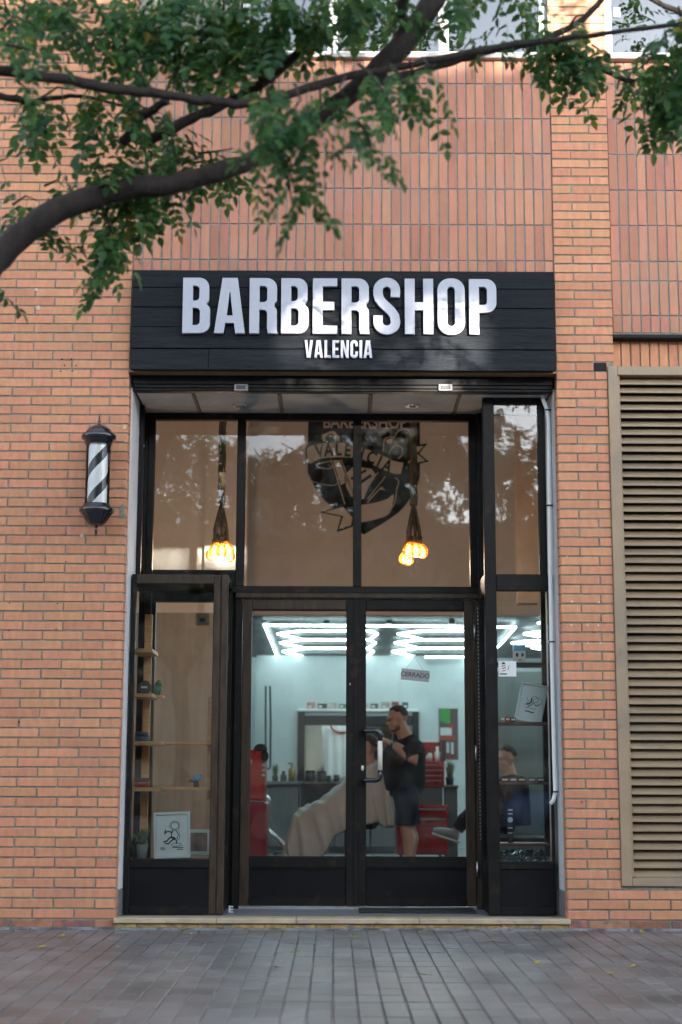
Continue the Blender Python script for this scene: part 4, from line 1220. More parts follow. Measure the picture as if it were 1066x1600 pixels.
# ================================================================== shield emblem on the bulkhead
EY = YH - .003
def ep(x, y):                       # from the enlarged view of the emblem to the wall
    p = at(470 + x / 5.076, 650 + y / 5.076, EY); return (p.x, p.z)
em = thing('wall_emblem', (ep(500, 500)[0], EY, ep(500, 960)[1]), 'black shield emblem lettered BARBERSHOP VALENCIA on the beige inner wall', 'emblem')
def decal(name, pts, lvl, mat, holes=()):
    me = curve_mesh(name, [[ep(*p) for p in pts]] + [[ep(*p) for p in h] for h in holes], .002)
    me.materials.clear(); me.materials.append(M[mat])
    return link(name, me, (0, EY - .0022 * lvl, 0), em)
def line(pts, w, lvl, mat='emblem_line', closed=False):
    q = [Vector(ep(*p)) for p in pts]
    if closed: q.append(q[0])
    wm = w * .0012
    me = curve_mesh('line', [stroke([tuple(v) for v in q], wm)], .002)
    me.materials.clear(); me.materials.append(M[mat])
    return link('line', me, (0, EY - .0022 * lvl, 0), em)
def smooth(pts, n=6):
    out = []
    P = [Vector(p) for p in pts]
    for i in range(len(P) - 1):
        a, b, c, d = P[max(i - 1, 0)], P[i], P[i + 1], P[min(i + 2, len(P) - 1)]
        for k in range(n):
            t = k / n
            out.append(tuple(0.5 * ((2 * b) + (c - a) * t + (2 * a - 5 * b + 4 * c - d) * t * t + (3 * b - a - 3 * c + d) * t ** 3)))
    return out + [tuple(P[-1])]
decal('shield', [(60, -220), (945, -220), (945, 480)] + smooth([(945, 480), (905, 590), (820, 720), (700, 820), (500, 942)])[1:] + smooth([(500, 942), (410, 870), (300, 760), (210, 690), (150, 620), (95, 530), (58, 450)])[1:], 1, 'emblem')
line([(90, -190), (915, -190)], 8, 2)
# clipper and comb
decal('razor_tip', smooth([(168, 150), (250, 120), (290, 150), (305, 210), (190, 215), (168, 150)]), 2, 'emblem_line')
decal('razor_tip', smooth([(195, 160), (245, 142), (272, 165), (280, 205), (205, 205), (195, 160)]), 3, 'emblem')
line(smooth([(655, 280), (665, 190), (710, 165), (740, 170), (775, 120), (835, 105), (880, 130)]), 8, 2)
decal('clipper_mark', smooth([(682, 190), (710, 178), (732, 185), (715, 222), (682, 210), (682, 190)]), 2, 'emblem_line')
decal('clipper_mark', [(796, 188), (808, 180), (818, 190), (818, 205), (806, 213), (795, 204)], 2, 'emblem_line')
line(smooth([(700, 300), (730, 250), (770, 235), (805, 260), (800, 310), (775, 340)]), 7, 2)
# ribbon
line(smooth([(855, 245), (925, 232), (1003, 222)]), 6, 2, 'emblem')
decal('ribbon_tail', [(858, 240), (1002, 222), (938, 298), (1018, 362), (900, 388), (835, 385), (868, 330)], 2, 'emblem')
decal('ribbon_tail', [(868, 250), (978, 238), (918, 298), (990, 356), (900, 374), (846, 374), (880, 330)], 3, 'emblem_line')
rb_t = smooth([(40, 250), (75, 225), (180, 205), (300, 200), (420, 215), (540, 255), (650, 300), (740, 345), (828, 358)])
rb_b = smooth([(805, 470), (760, 475), (690, 455), (590, 410), (500, 365), (400, 345), (260, 345), (150, 355), (62, 395), (38, 300), (40, 250)])
decal('ribbon', rb_t + rb_b, 3, 'emblem')
rb_t2 = smooth([(52, 258), (85, 238), (180, 220), (300, 214), (420, 229), (540, 270), (650, 315), (740, 358), (815, 372)])
rb_b2 = smooth([(795, 458), (760, 462), (690, 442), (590, 396), (500, 350), (400, 331), (260, 331), (150, 341), (70, 378), (50, 300), (52, 258)])
decal('ribbon', rb_t2 + rb_b2, 4, 'emblem_line')
lab = 'VALENCIA'
lp = [(150, 288, 8), (222, 275, 4), (298, 270, 0), (372, 278, -6), (460, 300, -16), (560, 335, -22), (622, 368, -24), (685, 402, -22)]
for ch, (x_, y_, a_) in zip(lab, lp):
    me = text_mesh('letter', ch, .125, .002, offset=.0035); me.materials.clear(); me.materials.append(M['emblem'])
    q = ep(x_, y_); o = link('letter', me, (q[0], EY - .0112, q[1]), em); o.rotation_euler = (0, R(-a_), 0); o.scale = (1.0, 1, 1.35)
me = text_mesh('letter', 'BARBERSHOP', .165, .002, offset=.003); me.materials.clear(); me.materials.append(M['emblem_line'])
q = ep(508, 55); o = link('lettering', me, (q[0], EY - .0045, q[1]), em)
o.scale = (0.80, 1, 1.0)
# razor and scissors below the ribbon
line(smooth([(240, 345), (290, 500), (350, 700)]), 9, 2); line(smooth([(320, 345), (370, 480), (420, 640)]), 7, 2)
decal('blade', [(255, 352), (310, 352), (372, 520), (320, 548)], 2, 'emblem_line')
line(smooth([(120, 385), (240, 362), (240, 415), (150, 410), (120, 385)]), 7, 2)
line(smooth([(80, 515), (180, 545), (280, 545), (300, 480)]), 6, 2)
line([(615, 450), (505, 560)], 6, 2); line([(672, 480), (530, 660)], 6, 2)
line(smooth([(640, 565), (705, 615), (640, 660), (530, 690), (640, 565)]), 7, 2)
line(smooth([(750, 490), (778, 520), (760, 590), (745, 690), (690, 780)]), 6, 2)
decal('handle', [(345, 470), (420, 400), (560, 420), (600, 470), (540, 560), (500, 660), (400, 640), (360, 560)], 2, 'emblem_line')
line([(430, 560), (560, 470)], 24, 3, 'emblem'); line([(400, 500), (520, 430)], 18, 3, 'emblem')
# trailing ribbon ends
decal('ribbon_tail', [(150, 765), (340, 708), (420, 800), (410, 880), (285, 922), (320, 800)], 2, 'emblem')
decal('ribbon_tail', [(185, 762), (335, 722), (410, 806), (400, 868), (300, 900), (338, 795)], 3, 'emblem_line')
decal('ribbon_tail', smooth([(430, 710), (560, 695), (680, 660), (735, 625), (725, 720), (690, 785), (560, 830), (430, 850)]) , 2, 'emblem_line')

# ================================================================== hanging CERRADO sign on the door glass
Yd = YB - .002
p = at(649, 1055, Yd)
k = 1 / S(1055, Yd)
ce = thing('closed_sign', (p.x, Yd, p.z), 'small grey tilted plate reading CERRADO hung inside the handled door', 'sign')
rot = R(5.5)
def tilt(o): o.rotation_euler = (0, rot, 0)
o = B(p.x - 22 * k, p.x + 22 * k, Yd, Yd + .004, p.z - 8.8 * k, p.z + 8.8 * k, bevel=.001).build('plate', 'signgrey', ce)
o.location.z += 8.8 * k
for v in o.data.vertices: v.co.z -= 8.8 * k
tilt(o)
me = text_mesh('lettering', 'CERRADO', .0435, .001, spacing=.95); me.materials.clear(); me.materials.append(M['ink'])
o = link('lettering', me, (p.x, Yd - .0012, p.z), ce); tilt(o)
c_ = at(648, 1024, Yd)
MB().tube([(c_.x, Yd + .004, c_.z), (c_.x, Yd - .003, c_.z)], .016, 16).build('suction_cup', 'clear', ce)
MB().tube([(c_.x, Yd - .0035, c_.z), (c_.x, Yd - .009, c_.z)], .008, 12).build('hook', 'white', ce)
for px, py in ((634, 1046), (663, 1049)):
    e_ = at(px, py, Yd)
    MB().tube([(c_.x, Yd - .003, c_.z - .01), (e_.x, Yd + .001, e_.z)], .0012, 5).build('cord', 'grey', ce)

# ================================================================== things at the far wall
def wbox(name, px0, px1, py0, py1, Y, dep, mat, parent=None, bevel=.006):
    xm, ym = (px0 + px1) / 2, (py0 + py1) / 2
    return B(X(px0, ym, Y), X(px1, ym, Y), Y, Y + dep, Z(py1, Y, xm), Z(py0, Y, xm), bevel=bevel).build(name, mat, parent)
# counter and mirror station
YS = 8.7
ct = thing('counter', (X(470, 1230, YS), YS, ZF), 'long grey work counter under the framed mirror', 'counter')
cz = Z(1221, YS)
B(X(409, 1230, YS), X(640, 1230, YS), YS - .05, YS + .5, cz - .04, cz, bevel=.004).build('worktop', 'counter', ct)
for i in range(4):
    a = X(412 + i * 56, 1250, YS); b = X(412 + i * 56 + 54, 1250, YS)
    B(a, b, YS, YS + .48, ZF + .08, cz - .042, bevel=.003).build('front_board', 'counter', ct)
YM = YS + .52
mr = thing('wall_mirror', (X(530, 1150, YM), YM, cz), 'large mirror in a thick black frame above the counter', 'mirror')
wbox('frame', 465, 476, 1112, 1222, YM, .06, 'leather', mr)
wbox('frame', 645, 655, 1112, 1222, YM, .06, 'leather', mr)
wbox('frame', 476.3, 644.7, 1118, 1133, YM, .06, 'leather', mr)
wbox('ledge', 466, 654, 1107.5, 1111.7, YM, .06, 'white', mr)
wbox('mirror_glass', 476.3, 644.7, 1133.3, 1220, YM + .03, .01, 'mirror', mr, 0)
struct(B(X(400, 1100, YM), X(665, 1100, YM), YM + .07, YM + .12, ZF, ZC).build('station_partition', 'int_white'))
tw1 = thing('towel', (X(522, 1180, YM - .05), YM - .05, cz), 'long white towel with a red arc hanging before the mirror', 'towel')
vs, fs = [], []
for j in range(9):
    for i in range(17):
        px = 503 + (541 - 503) * i / 16; py = 1134 + (1221 - 1134) * j / 8
        q = at(px + j * .5, py, YM - .05); vs.append((q.x, q.y + .02 * math.sin(i * 1.1 + j * .2), q.z))
for j in range(8):
    for i in range(16): fs.append((j * 17 + i, j * 17 + i + 1, j * 17 + i + 18, j * 17 + i + 17))
o = MB().add(vs, fs, 0, True).build('cloth', 'white', tw1); sm_ = o.modifiers.new('thick', 'SOLIDIFY'); sm_.thickness = .006
MB().tube([at(*q, YM - .085) for q in ((517, 1134), (520, 1140), (527, 1144), (534, 1145), (541, 1144))], .014, 6).build('red_arc', 'redtin', tw1)
# things pinned and standing there
def bottle(px, py0, py1, w, Y, mat, label, cap='ink', pump=False, group=None):
    z0_, z1_ = Z(py1, Y), Z(py0, Y); x_ = X(px, py1, Y); r_ = w / 2 / S(py1, Y); h = z1_ - z0_
    t = thing('bottle', (x_, Y, z0_), label, 'bottle', group)
    MB().lathe(x_, Y, [(0, z0_), (r_, z0_), (r_, z0_ + h * .62), (r_ * .5, z0_ + h * .74), (r_ * .42, z0_ + h * .80), (0, z0_ + h * .80)], 16).build('body', mat, t)
    if pump:
        MB().tube([(x_, Y, z0_ + h * .78), (x_, Y, z0_ + h), (x_ - r_ * 1.1, Y, z0_ + h * .98)], r_ * .22, 8).build('pump', cap, t)
    else:
        MB().lathe(x_, Y, [(r_ * .55, z0_ + h * .78), (r_ * .55, z0_ + h), (0, z0_ + h)], 12).build('cap', cap, t)
    return t
bottle(456, 1193, 1222, 11, YS + .1, pmat('amber_liquid', (0.20, .15, .03), .2), 'dark pump bottle with yellow foot on the counter near the potted plant', pump=True)
bottle(443, 1205, 1222, 10, YS + .15, 'pot', 'short dark jar on the counter between plant and pump bottle')
for i, (px, w_, h_, lb) in enumerate(((484, 15, 17, 'squat black jar on the counter before the mirror, nearest the frame'), (503, 14, 16, 'squat black jar on the counter before the mirror, second from the frame'), (514, 7, 9, 'tiny dark vial on the counter before the mirror'), (526, 9, 10, 'small grey tub on the counter by the door stile'))):
    x_ = X(px, 1221, YS + .1); r_ = w_ / 2 / S(1221, YS + .1); hh = h_ / S(1221, YS + .1)
    t = thing('jar', (x_, YS + .1, cz), lb, 'jar', 'jars on the counter')
    MB().lathe(x_, YS + .1, [(0, cz), (r_, cz), (r_, cz + hh * .75), (r_ * .9, cz + hh * .78)], 16).build('body', 'pot', t)
    MB().lathe(x_, YS + .1, [(r_ * .95, cz + hh * .76), (r_ * .95, cz + hh), (0, cz + hh)], 16).build('lid', 'ink', t)

def grass_plant(px, py_top, py_bot, w, Y, label, pot_h=.4, seed=1, n=70, potmat='pot', base_z=None):
    rn = random.Random(seed)
    x_ = X(px, py_bot, Y); z0_ = Z(py_bot, Y) if base_z is None else base_z; k_ = 1 / S(py_bot, Y)
    H = (py_bot - py_top) * k_; r_ = w * k_ / 2
    t = thing('potted_plant', (x_, Y, z0_), label, 'plant', 'potted plants')
    ph = H * pot_h
    MB().lathe(x_, Y, [(0, z0_), (r_ * .42, z0_), (r_ * .5, z0_ + ph), (r_ * .42, z0_ + ph), (0, z0_ + ph * .9)], 16).build('pot', potmat, t)
    mb = MB()
    for i in range(n):
        a = rn.uniform(0, 6.283); l_ = H * (1 - pot_h) * rn.uniform(.6, 1.05); sp_ = rn.uniform(.1, 1) * r_
        b0 = Vector((x_ + rn.uniform(-.3, .3) * r_, Y + rn.uniform(-.3, .3) * r_, z0_ + ph * .9))
        tip = b0 + Vector((math.cos(a) * sp_, math.sin(a) * sp_, l_))
        mid = b0.lerp(tip, .55) + Vector((-math.cos(a) * sp_ * .15, 0, l_ * .12))
        s_ = Vector((-math.sin(a), math.cos(a), 0)) * max(.0035, r_ * .05)
        mb.add([b0 - s_, b0 + s_, mid + s_, mid - s_, tip], [(0, 1, 2, 3), (3, 2, 4)])
    stuff(mb.build('foliage', 'green', t, fix=False))
    return t
grass_plant(430, 1192, 1222, 20, YS + .2, 'small leafy plant in a dark pot at the end of the counter', .3, 5)

# red tool chests
def chest(px0, px1, y_top, y_mid, y_low, Y, dep, label, nd):
    t = thing('tool_chest', ((X(px0, 1250, Y) + X(px1, 1250, Y)) / 2, Y, ZF), label, 'tool chest')
    xa, xb = X(px0, 1250, Y), X(px1, 1250, Y)
    zt_, zm_, zl_ = Z(y_top, Y), Z(y_mid, Y), Z(y_low, Y)
    B(xa + .01, xb - .03, Y + .03, Y + dep, zm_, zt_, bevel=.008).build('top_chest', 'red', t)
    B(xa, xb, Y, Y + dep, ZF + .09, zl_, bevel=.008).build('cabinet', 'red', t)
    B(xa + .03, xb - .05, Y + .04, Y + dep, zl_, zm_, bevel=.004).build('ledge', 'pot', t)
    dh = (zt_ - zm_) * .8 / nd
    for i in range(nd):
        zz_ = zt_ - .03 - i * dh
        d = B(xa + .03, xb - .05, Y + .018, Y + .03, zz_ - dh * .88, zz_, bevel=.003).build('drawer', 'red', t)
        B(xa + .04, xb - .06, Y + .006, Y + .018, zz_ - dh * .30, zz_ - dh * .04, bevel=.003).build('pull', 'chrome', d)
    zz_ = zl_ - .02
    for h_ in (.10, .10):
        d = B(xa + .02, xb - .02, Y - .012, Y, zz_ - h_ + .006, zz_, bevel=.003).build('drawer', 'red', t)
        B(xa + .03, xb - .03, Y - .024, Y - .012, zz_ - .028, zz_ - .008, bevel=.003).build('pull', 'chrome', d)
        zz_ -= h_
    B(xa + .02, xb - .02, Y - .010, Y, ZF + .12, zz_ - .01, bevel=.003).build('lower_door', 'red', t)
    B(xa + .12, xa + .24, Y - .016, Y - .010, ZF + .26, ZF + .29, bevel=.002).build('latch', 'ink', t)
    for sx_ in (xa + .06, xb - .06):
        for sy_ in (Y + .06, Y + dep - .06):
            MB().tube([(sx_ - .015, sy_, ZF + .04), (sx_ + .015, sy_, ZF + .04)], .04, 12).build('caster', 'rubber', t)
    return t, zt_
YT = 6.6
rb, czt_ = chest(620, 700, 1189, 1230, 1258, YT, .45, 'red wheeled tool chest with chrome drawer pulls behind the barber', 4)
B_x = X(657, 1180, YT)
B(X(655, 1175, YT + .4), X(690, 1175, YT + .4), YT + .40, YT + .45, czt_ + .001, Z(1159, YT + .4), bevel=.006).build('lid', 'red', rb)
B(X(689, 1175, YT + .36), X(694, 1175, YT + .36), YT + .15, YT + .45, czt_ + .001, Z(1157, YT + .4), bevel=.004).build('lid_side', 'ink', rb)
for i, (px, h_, w_, m_) in enumerate(((664, 14, 7, 'paper'), (672, 17, 8, 'paper'), (684, 23, 9, 'white'))):
    bottle(px, 1189 - h_, 1189, w_, YT + .2, m_, ('short white tub', 'white bottle with dark cap', 'tall white spray can')[i] + ' on top of the red tool chest', cap=('grey', 'ink', 'white')[i], group='bottles on the tool chest')
grass_plant(703, 1186, 1226, 26, YT + .3, 'spiky green plant in a black pot beside the red tool chest', .3, 8)
pl = thing('plant_stand', (X(703, 1230, YT + .3), YT + .3, ZF), 'dark box stand carrying the spiky plant', 'stand')
zp_ = Z(1226, YT + .3)
B(X(694, 1230, YT + .2), X(716, 1230, YT + .2), YT + .15, YT + .45, zp_ - .03, zp_ - .001, bevel=.004).build('top', 'counter', pl)
B(X(695.5, 1230, YT + .2), X(714.5, 1230, YT + .2), YT + .17, YT + .43, ZF, zp_ - .0305, bevel=.004).build('box', 'counter', pl)
# posters on the far wall
YP = YW - .012
def flat(name, px0, px1, py0, py1, mat, parent, lvl=0):
    return wbox(name, px0, px1, py0, py1, YP - lvl * .004, .004, mat, parent, 0)
po = thing('poster', (X(700, 1130, YP), YP, Z(1187, YP)), 'dark wall poster with green streaks and red blocks beside the plant', 'poster')
flat('sheet', 686, 716, 1107, 1187, pmat('poster_dark', (.10, .07, .07), .6), po)
for k_ in range(5): flat('green_streak', 688 + k_ * 3.2, 690.2 + k_ * 3.2, 1108, 1127 + (k_ * 7) % 6, pmat('poster_green', (.03, .42, .05), .6), po, 1)
flat('red_block', 687, 712, 1150, 1155, 'redtin', po, 1); flat('red_block', 694, 712, 1158, 1186, pmat('poster_maroon', (.16, .02, .03), .6), po, 1)
flat('red_block', 702, 709, 1132, 1138, 'redtin', po, 1); flat('pale_block', 688, 706, 1137, 1149, 'paper', po, 1)
flat('pale_block', 698, 702, 1160, 1176, 'frame_white', po, 2); flat('pale_block', 705, 709, 1160, 1178, 'frame_white', po, 2)
rn = random.Random(17)
cc = [(.5, .25, .22), (.08, .07, .07), (.6, .55, .5), (.12, .2, .16), (.45, .1, .08), (.55, .5, .45), (.2, .16, .14), (.5, .42, .38), (.3, .08, .07), (.12, .12, .14)]
for i, c_ in enumerate(cc):
    a = 480 + i * 16.5
    t = thing('photo_card', (X(a + 6, 1107, YM), YM + .03, Z(1107.4, YM)), ('pink', 'black', 'cream', 'dark green', 'red', 'ivory', 'brown', 'beige', 'maroon', 'slate')[i] + ' toned photo card standing on the ledge above the mirror', 'photo', 'photo cards above the mirror')
    wbox('card', a, a + rn.uniform(9, 15), 1107.4 - rn.uniform(7, 11), 1107.4, YM + .03, .004, pmat('photo_tone', c_, .5, var=.5, scale=20), t, 0)
    wbox('card_print', a + 2, a + 7, 1107.4 - 5, 1107.4 - 2, YM + .027, .002, pmat('photo_print', tuple(1 - .8 * v for v in c_), .5), t, 0)
# black rail loop on the side wall
lp_ = thing('cable_loop', (X(418, 1140, 8.3), 8.3, Z(1202, 8.3)), 'thin black cable loop hanging on the white wall by the red cabinet', 'cable')
MB().tube([at(*p_, 9.0) for p_ in ((415.5, 1072), (415, 1130), (415.5, 1190), (417, 1200), (420, 1202), (422.5, 1198), (423, 1130), (422, 1072))], .012, 6).build('cable', 'ink', lp_)
# red cabinet near the low case
YR = 4.2
rc_ = thing('red_cabinet', (X(395, 1250, YR), YR, ZF), 'tall red cabinet half hidden behind the door stile near the low case', 'cabinet')
B(X(330, 1250, YR), X(414, 1190, YR), YR, YR + .5, Z(1252, YR), Z(1172, YR), bevel=.02).build('upper_box', 'red', rc_)
B(X(330, 1250, YR), X(417, 1290, YR), YR - .05, YR + .5, ZF + .03, Z(1254, YR), bevel=.02).build('lower_box', pmat('deep_red_steel', (.22, .008, .02), .35), rc_)
B(X(388, 1190, YR), X(394, 1190, YR), YR - .006, YR, Z(1194, YR), Z(1187, YR)).build('name_plate', 'steel', rc_)
for i in range(5):
    MB().ell((X(412, 1200, YR), YR - .01, Z(1180 + i * 8, YR)), (.016, .012, .014)).build('knob', 'steel', rc_)
MB().ell((X(407, 1172, YR), YR + .05, Z(1171, YR)), (.06, .05, .05)).build('hose_end', 'ink', rc_)
MB().ell((X(414, 1182, YR), YR - .02, Z(1182, YR)), (.035, .04, .05)).build('hose_end', 'ink', rc_)
B(X(387, 1195, YR), X(391, 1195, YR), YR - .02, YR - .006, Z(1330, YR), Z(1310, YR)).build('white_tag', 'paper', rc_)

# empty barber chair near the red cabinet
def barber_chair(x_, y_, face, label, arms=True):
    t = thing('barber_chair', (x_, y_, ZF), label, 'barber chair', 'barber chairs')
    f = face
    MB().lathe(x_, y_, [(0, ZF), (.30, ZF), (.30, ZF + .02), (.22, ZF + .05), (.06, ZF + .07), (.06, ZF + .36)], 28).build('base', 'chrome', t)
    B(x_ - .26, x_ + .26, y_ - .26, y_ + .26, ZF + .40, ZF + .52, bevel=.04).build('seat', 'leather', t)
    MB().obox((x_ - f * .33, y_, ZF + .80), ((f * .25, 0, -1), (0, 1, 0), (1, 0, f * .25)), (.32, .25, .055)).build('backrest', 'leather', t)
    MB().obox((x_ - f * .43, y_, ZF + 1.20), ((f * .2, 0, -1), (0, 1, 0), (1, 0, f * .2)), (.08, .12, .04)).build('headrest', 'leather', t)
    for s in ((-1, 1) if arms else ()):
        MB().tube([(x_ - f * .30, y_ + s * .30, ZF + .74), (x_ - f * .1, y_ + s * .30, ZF + .76), (x_ + f * .22, y_ + s * .30, ZF + .73), (x_ + f * .28, y_ + s * .30, ZF + .66), (x_ + f * .26, y_ + s * .29, ZF + .5)], .026, 10).build('armrest', 'chrome', t)
    MB().tube([(x_ + f * .24, y_ - .14, ZF + .42), (x_ + f * .52, y_ - .14, ZF + .18), (x_ + f * .72, y_ - .14, ZF + .16), (x_ + f * .72, y_ + .14, ZF + .16), (x_ + f * .52, y_ + .14, ZF + .18), (x_ + f * .24, y_ + .14, ZF + .42)], .016, 8).build('footrest', 'chrome', t)
    B(x_ + f * .50, x_ + f * .72, y_ - .14, y_ + .14, ZF + .165, ZF + .185, bevel=.006).build('foot_plate', 'leather', t)
    return t
barber_chair(X(372, 1250, 5.3), 5.3, 1, 'empty black barber chair with chrome armrest beside the red cabinet')
YCU = 5.25
barber_chair(X(548, 1270, YCU), YCU, -1, 'black barber chair under the customer in the pale cape', False)
# dark tall chair back by the counter
bk = thing('stool', (X(500, 1260, 7.4), 7.4, ZF), 'dark grey low stool with tall back before the counter', 'stool')
wbox('backrest', 470, 529, 1221, 1285, 7.4, .08, 'leather', bk, .02)
wbox('seat', 474, 526, 1285, 1296, 6.98, .5, 'leather', bk, .02)
x_ = X(500, 1290, 7.2)
MB().lathe(x_, 7.2, [(0, ZF), (.24, ZF), (.22, ZF + .03), (.04, ZF + .05), (.035, Z(1296, 7.2))], 20).build('pedestal', 'chrome', bk)
# ================================================================== people
def remesh(o, vox=.012, it=3):
    m = o.modifiers.new('unify', 'REMESH'); m.mode = 'VOXEL'; m.voxel_size = vox; m.use_smooth_shade = True
    s = o.modifiers.new('relax', 'SMOOTH'); s.iterations = it; s.factor = .5
    return o

def head_shapes(mb, c, f, up=Vector((0, 0, 1)), k=1.0):
    """c: centre of the head, f: facing direction"""
    f = Vector(f).normalized(); s = f.cross(up).normalized(); u = s.cross(f).normalized()
    rot = Matrix((s, f, u)).transposed()
    P = lambda a, b, h: Vector(c) + (s * a + f * b + u * h) * k
    E = lambda a, b, h, r, n=14: mb.ell(P(a, b, h), [x * k for x in r], n, 10, rot=rot)
    E(0, -.012, .035, (.076, .098, .088), 18)            # skull
    E(0, .018, -.045, (.064, .078, .080))                # face and jaw
    E(0, .055, -.098, (.036, .036, .026))                # chin
    E(0, .078, .028, (.050, .022, .018))                 # brow
    E(0, .104, -.022, (.013, .020, .014)); E(0, .092, .004, (.010, .014, .030))   # nose
    E(0, .086, -.066, (.024, .012, .012))                # mouth
    for q in (-1, 1):
        E(q * .077, -.012, -.012, (.012, .022, .034))    # ears
        E(q * .044, .062, -.030, (.022, .022, .026))     # cheeks
    return rot, P

def skull_hair(mb, P, rot, k, top=1.0):
    vs, fs, n, m = [], [], 20, 10
    for i in range(m + 1):
        t = math.pi * .60 * i / m
        for j in range(n):
            a = 2 * math.pi * j / n
            fr = math.sin(a)
            tt = t * (0.50 if fr > .35 else (0.66 if fr > -.1 else .92))
            p = Vector((.081 * math.sin(tt) * math.cos(a), -.014 + .102 * math.sin(tt) * fr, .037 + (.088 + .010 * top) * math.cos(tt)))
            vs.append(P(*p))
    for i in range(m):
        for j in range(n):
            fs.append((i * n + j, (i + 1) * n + j, (i + 1) * n + (j + 1) % n, i * n + (j + 1) % n))
    mb.add(vs, fs, 0, True)
    return mb

def hand(mb, wrist, d, palm_n, k=1.0, curl=.6):
    """palm, four unequal bent fingers and a thumb leaving the side of the palm"""
    d = Vector(d).normalized(); pn = Vector(palm_n).normalized(); s = d.cross(pn).normalized(); pn = s.cross(d).normalized()
    w = Vector(wrist)
    mb.tube([w, w + d * .03 * k, w + d * .085 * k], [.027 * k, .036 * k, .038 * k], 10, flat=.55)
    for i, (o_, l_) in enumerate(((-.030, .072), (-.010, .082), (.011, .076), (.030, .058))):
        b0 = w + d * .078 * k + s * o_ * k
        b1 = b0 + (d * math.cos(curl * .6) + pn * math.sin(curl * .6)) * l_ * .45 * k
        b2 = b1 + (d * math.cos(curl * 1.6) + pn * math.sin(curl * 1.6)) * l_ * .32 * k
        b3 = b2 + (d * math.cos(curl * 2.4) + pn * math.sin(curl * 2.4)) * l_ * .25 * k
        mb.tube([b0, b1, b2, b3], [.0105 * k, .0098 * k, .009 * k, .007 * k], 7)
    t0 = w + d * .025 * k - s * .030 * k
    mb.tube([t0, t0 + (d * .5 - s * .6 + pn * .4) * .04 * k, t0 + (d * .9 - s * .5 + pn * .7) * .062 * k], [.014 * k, .012 * k, .009 * k], 7)

# ---- the barber, in profile, facing the customer (towards -X)
YBR = 5.05
pj = lambda px, py, dy=0.0: at(px, py, YBR + dy)
kb = 1.0 / S(1200, YBR)              # metres per pixel there
foot = at(636, 1350, YBR); 
ba = thing('person', (foot.x, YBR, ZF), 'barber in black polo shirt and dark shorts standing beside the seated customer', 'person')
mb = MB()
hc = pj(621, 1124)
rot, HP = head_shapes(mb, hc, (-1, -.22, -.20), k=1.0)
nk = pj(637, 1156)
mb.tube([hc + Vector((.02, 0, -.03)), hc + Vector((.05, 0, -.11)), nk + Vector((0.0, 0, -.03))], [.060, .066, .082], 12)
sh0 = pj(640, 1166)
mb.tube([pj(637, 1164), pj(633, 1185), pj(633, 1208), pj(634, 1226)], [.10, .13, .13, .12], 14)
hip = pj(634, 1232)
for s_ in (-1, 1):
    dy = s_ * .105
    kn = pj(637 + 2 * s_, 1293, dy * 1.1); an = Vector((kn.x + .03, kn.y, ZF + .09))
    mb.tube([pj(633, 1226, dy), pj(636, 1262, dy * 1.1), kn, kn.lerp(an, .3) + Vector((.02, 0, 0)), kn.lerp(an, .75), an, an + Vector((0, 0, -.06))], [.098, .088, .064, .066, .044, .040, .045], 12)
    # arms: upper arm, bent elbow, forearm raised to the customer's head
    so = pj(641, 1168, s_ * .185)
    el = pj(651, 1188, s_ * .26) if s_ < 0 else pj(644, 1190, .26)
    wr = pj(611, 1161, -.14) if s_ < 0 else pj(603, 1164, .10)
    mb.tube([so, so.lerp(el, .5), el, el.lerp(wr, .35), el.lerp(wr, .8), wr], [.075, .066, .055, .060, .042, .032], 12)
    hand(mb, wr, (pj(598, 1155, s_ * .05) - wr), (0, -s_ * .2, -1), curl=.7)
remesh(mb.build('body', 'skin', ba, fix=False), .011, 2)
skull_hair(MB(), HP, rot, 1.0).build('hair', 'hair', ba)
bm_ = MB()
for a_, b_, h_, r_ in ((0, .050, -.094, (.044, .042, .026)), (.052, .015, -.075, (.014, .042, .036)), (-.052, .015, -.075, (.014, .042, .036)), (0, .076, -.080, (.028, .018, .012))):
    bm_.ell(HP(a_, b_, h_), r_, 12, 8, rot=rot)
remesh(bm_.build('beard', pmat('stubble', (.20, .125, .095), .9, var=.4, scale=150), ba, fix=False), .010, 2)
for q in (-1, 1):
    MB().ell(HP(q * .032, .084, .004), (.010, .006, .006), 8, 6).build('eye', 'ink', ba)
    MB().ell(HP(q * .032, .094, .022), (.018, .006, .004), 8, 6, rot=rot).build('eyebrow', 'hair', ba)
shirt = MB()
shirt.tube([pj(638, 1158), pj(637, 1166), pj(632, 1185), pj(630, 1205), pj(631, 1220), pj(632, 1234)], [.11, .185, .205, .212, .208, .198], 18)
shirt.ell(pj(642, 1168), (.125, .24, .095))
for s_ in (-1, 1):
    so = pj(641, 1168, s_ * .185); el = pj(651, 1188, s_ * .26) if s_ < 0 else pj(644, 1190, .26)
    shirt.tube([so + Vector((0, 0, .0)), so.lerp(el, .35), so.lerp(el, .8)], [.100, .094, .090], 14)
shirt.tube([nk + Vector((.01, 0, -.02)), nk + Vector((-.012, 0, .030))], [.098, .084], 14)
remesh(shirt.build('polo_shirt', 'polo', ba, fix=False), .014, 4)
shorts = MB()
shorts.tube([pj(633, 1216), pj(633, 1228), pj(634, 1242)], [.160, .168, .160], 16)
shorts.ell(pj(633, 1228), (.165, .215, .10))
for s_ in (-1, 1):
    dy = s_ * .105
    shorts.tube([pj(633, 1232, dy), pj(636, 1262, dy * 1.1), pj(637 + 2 * s_, 1290, dy * 1.1)], [.125, .115, .108], 14)
remesh(shorts.build('shorts', 'navy', ba, fix=False), .014, 4)
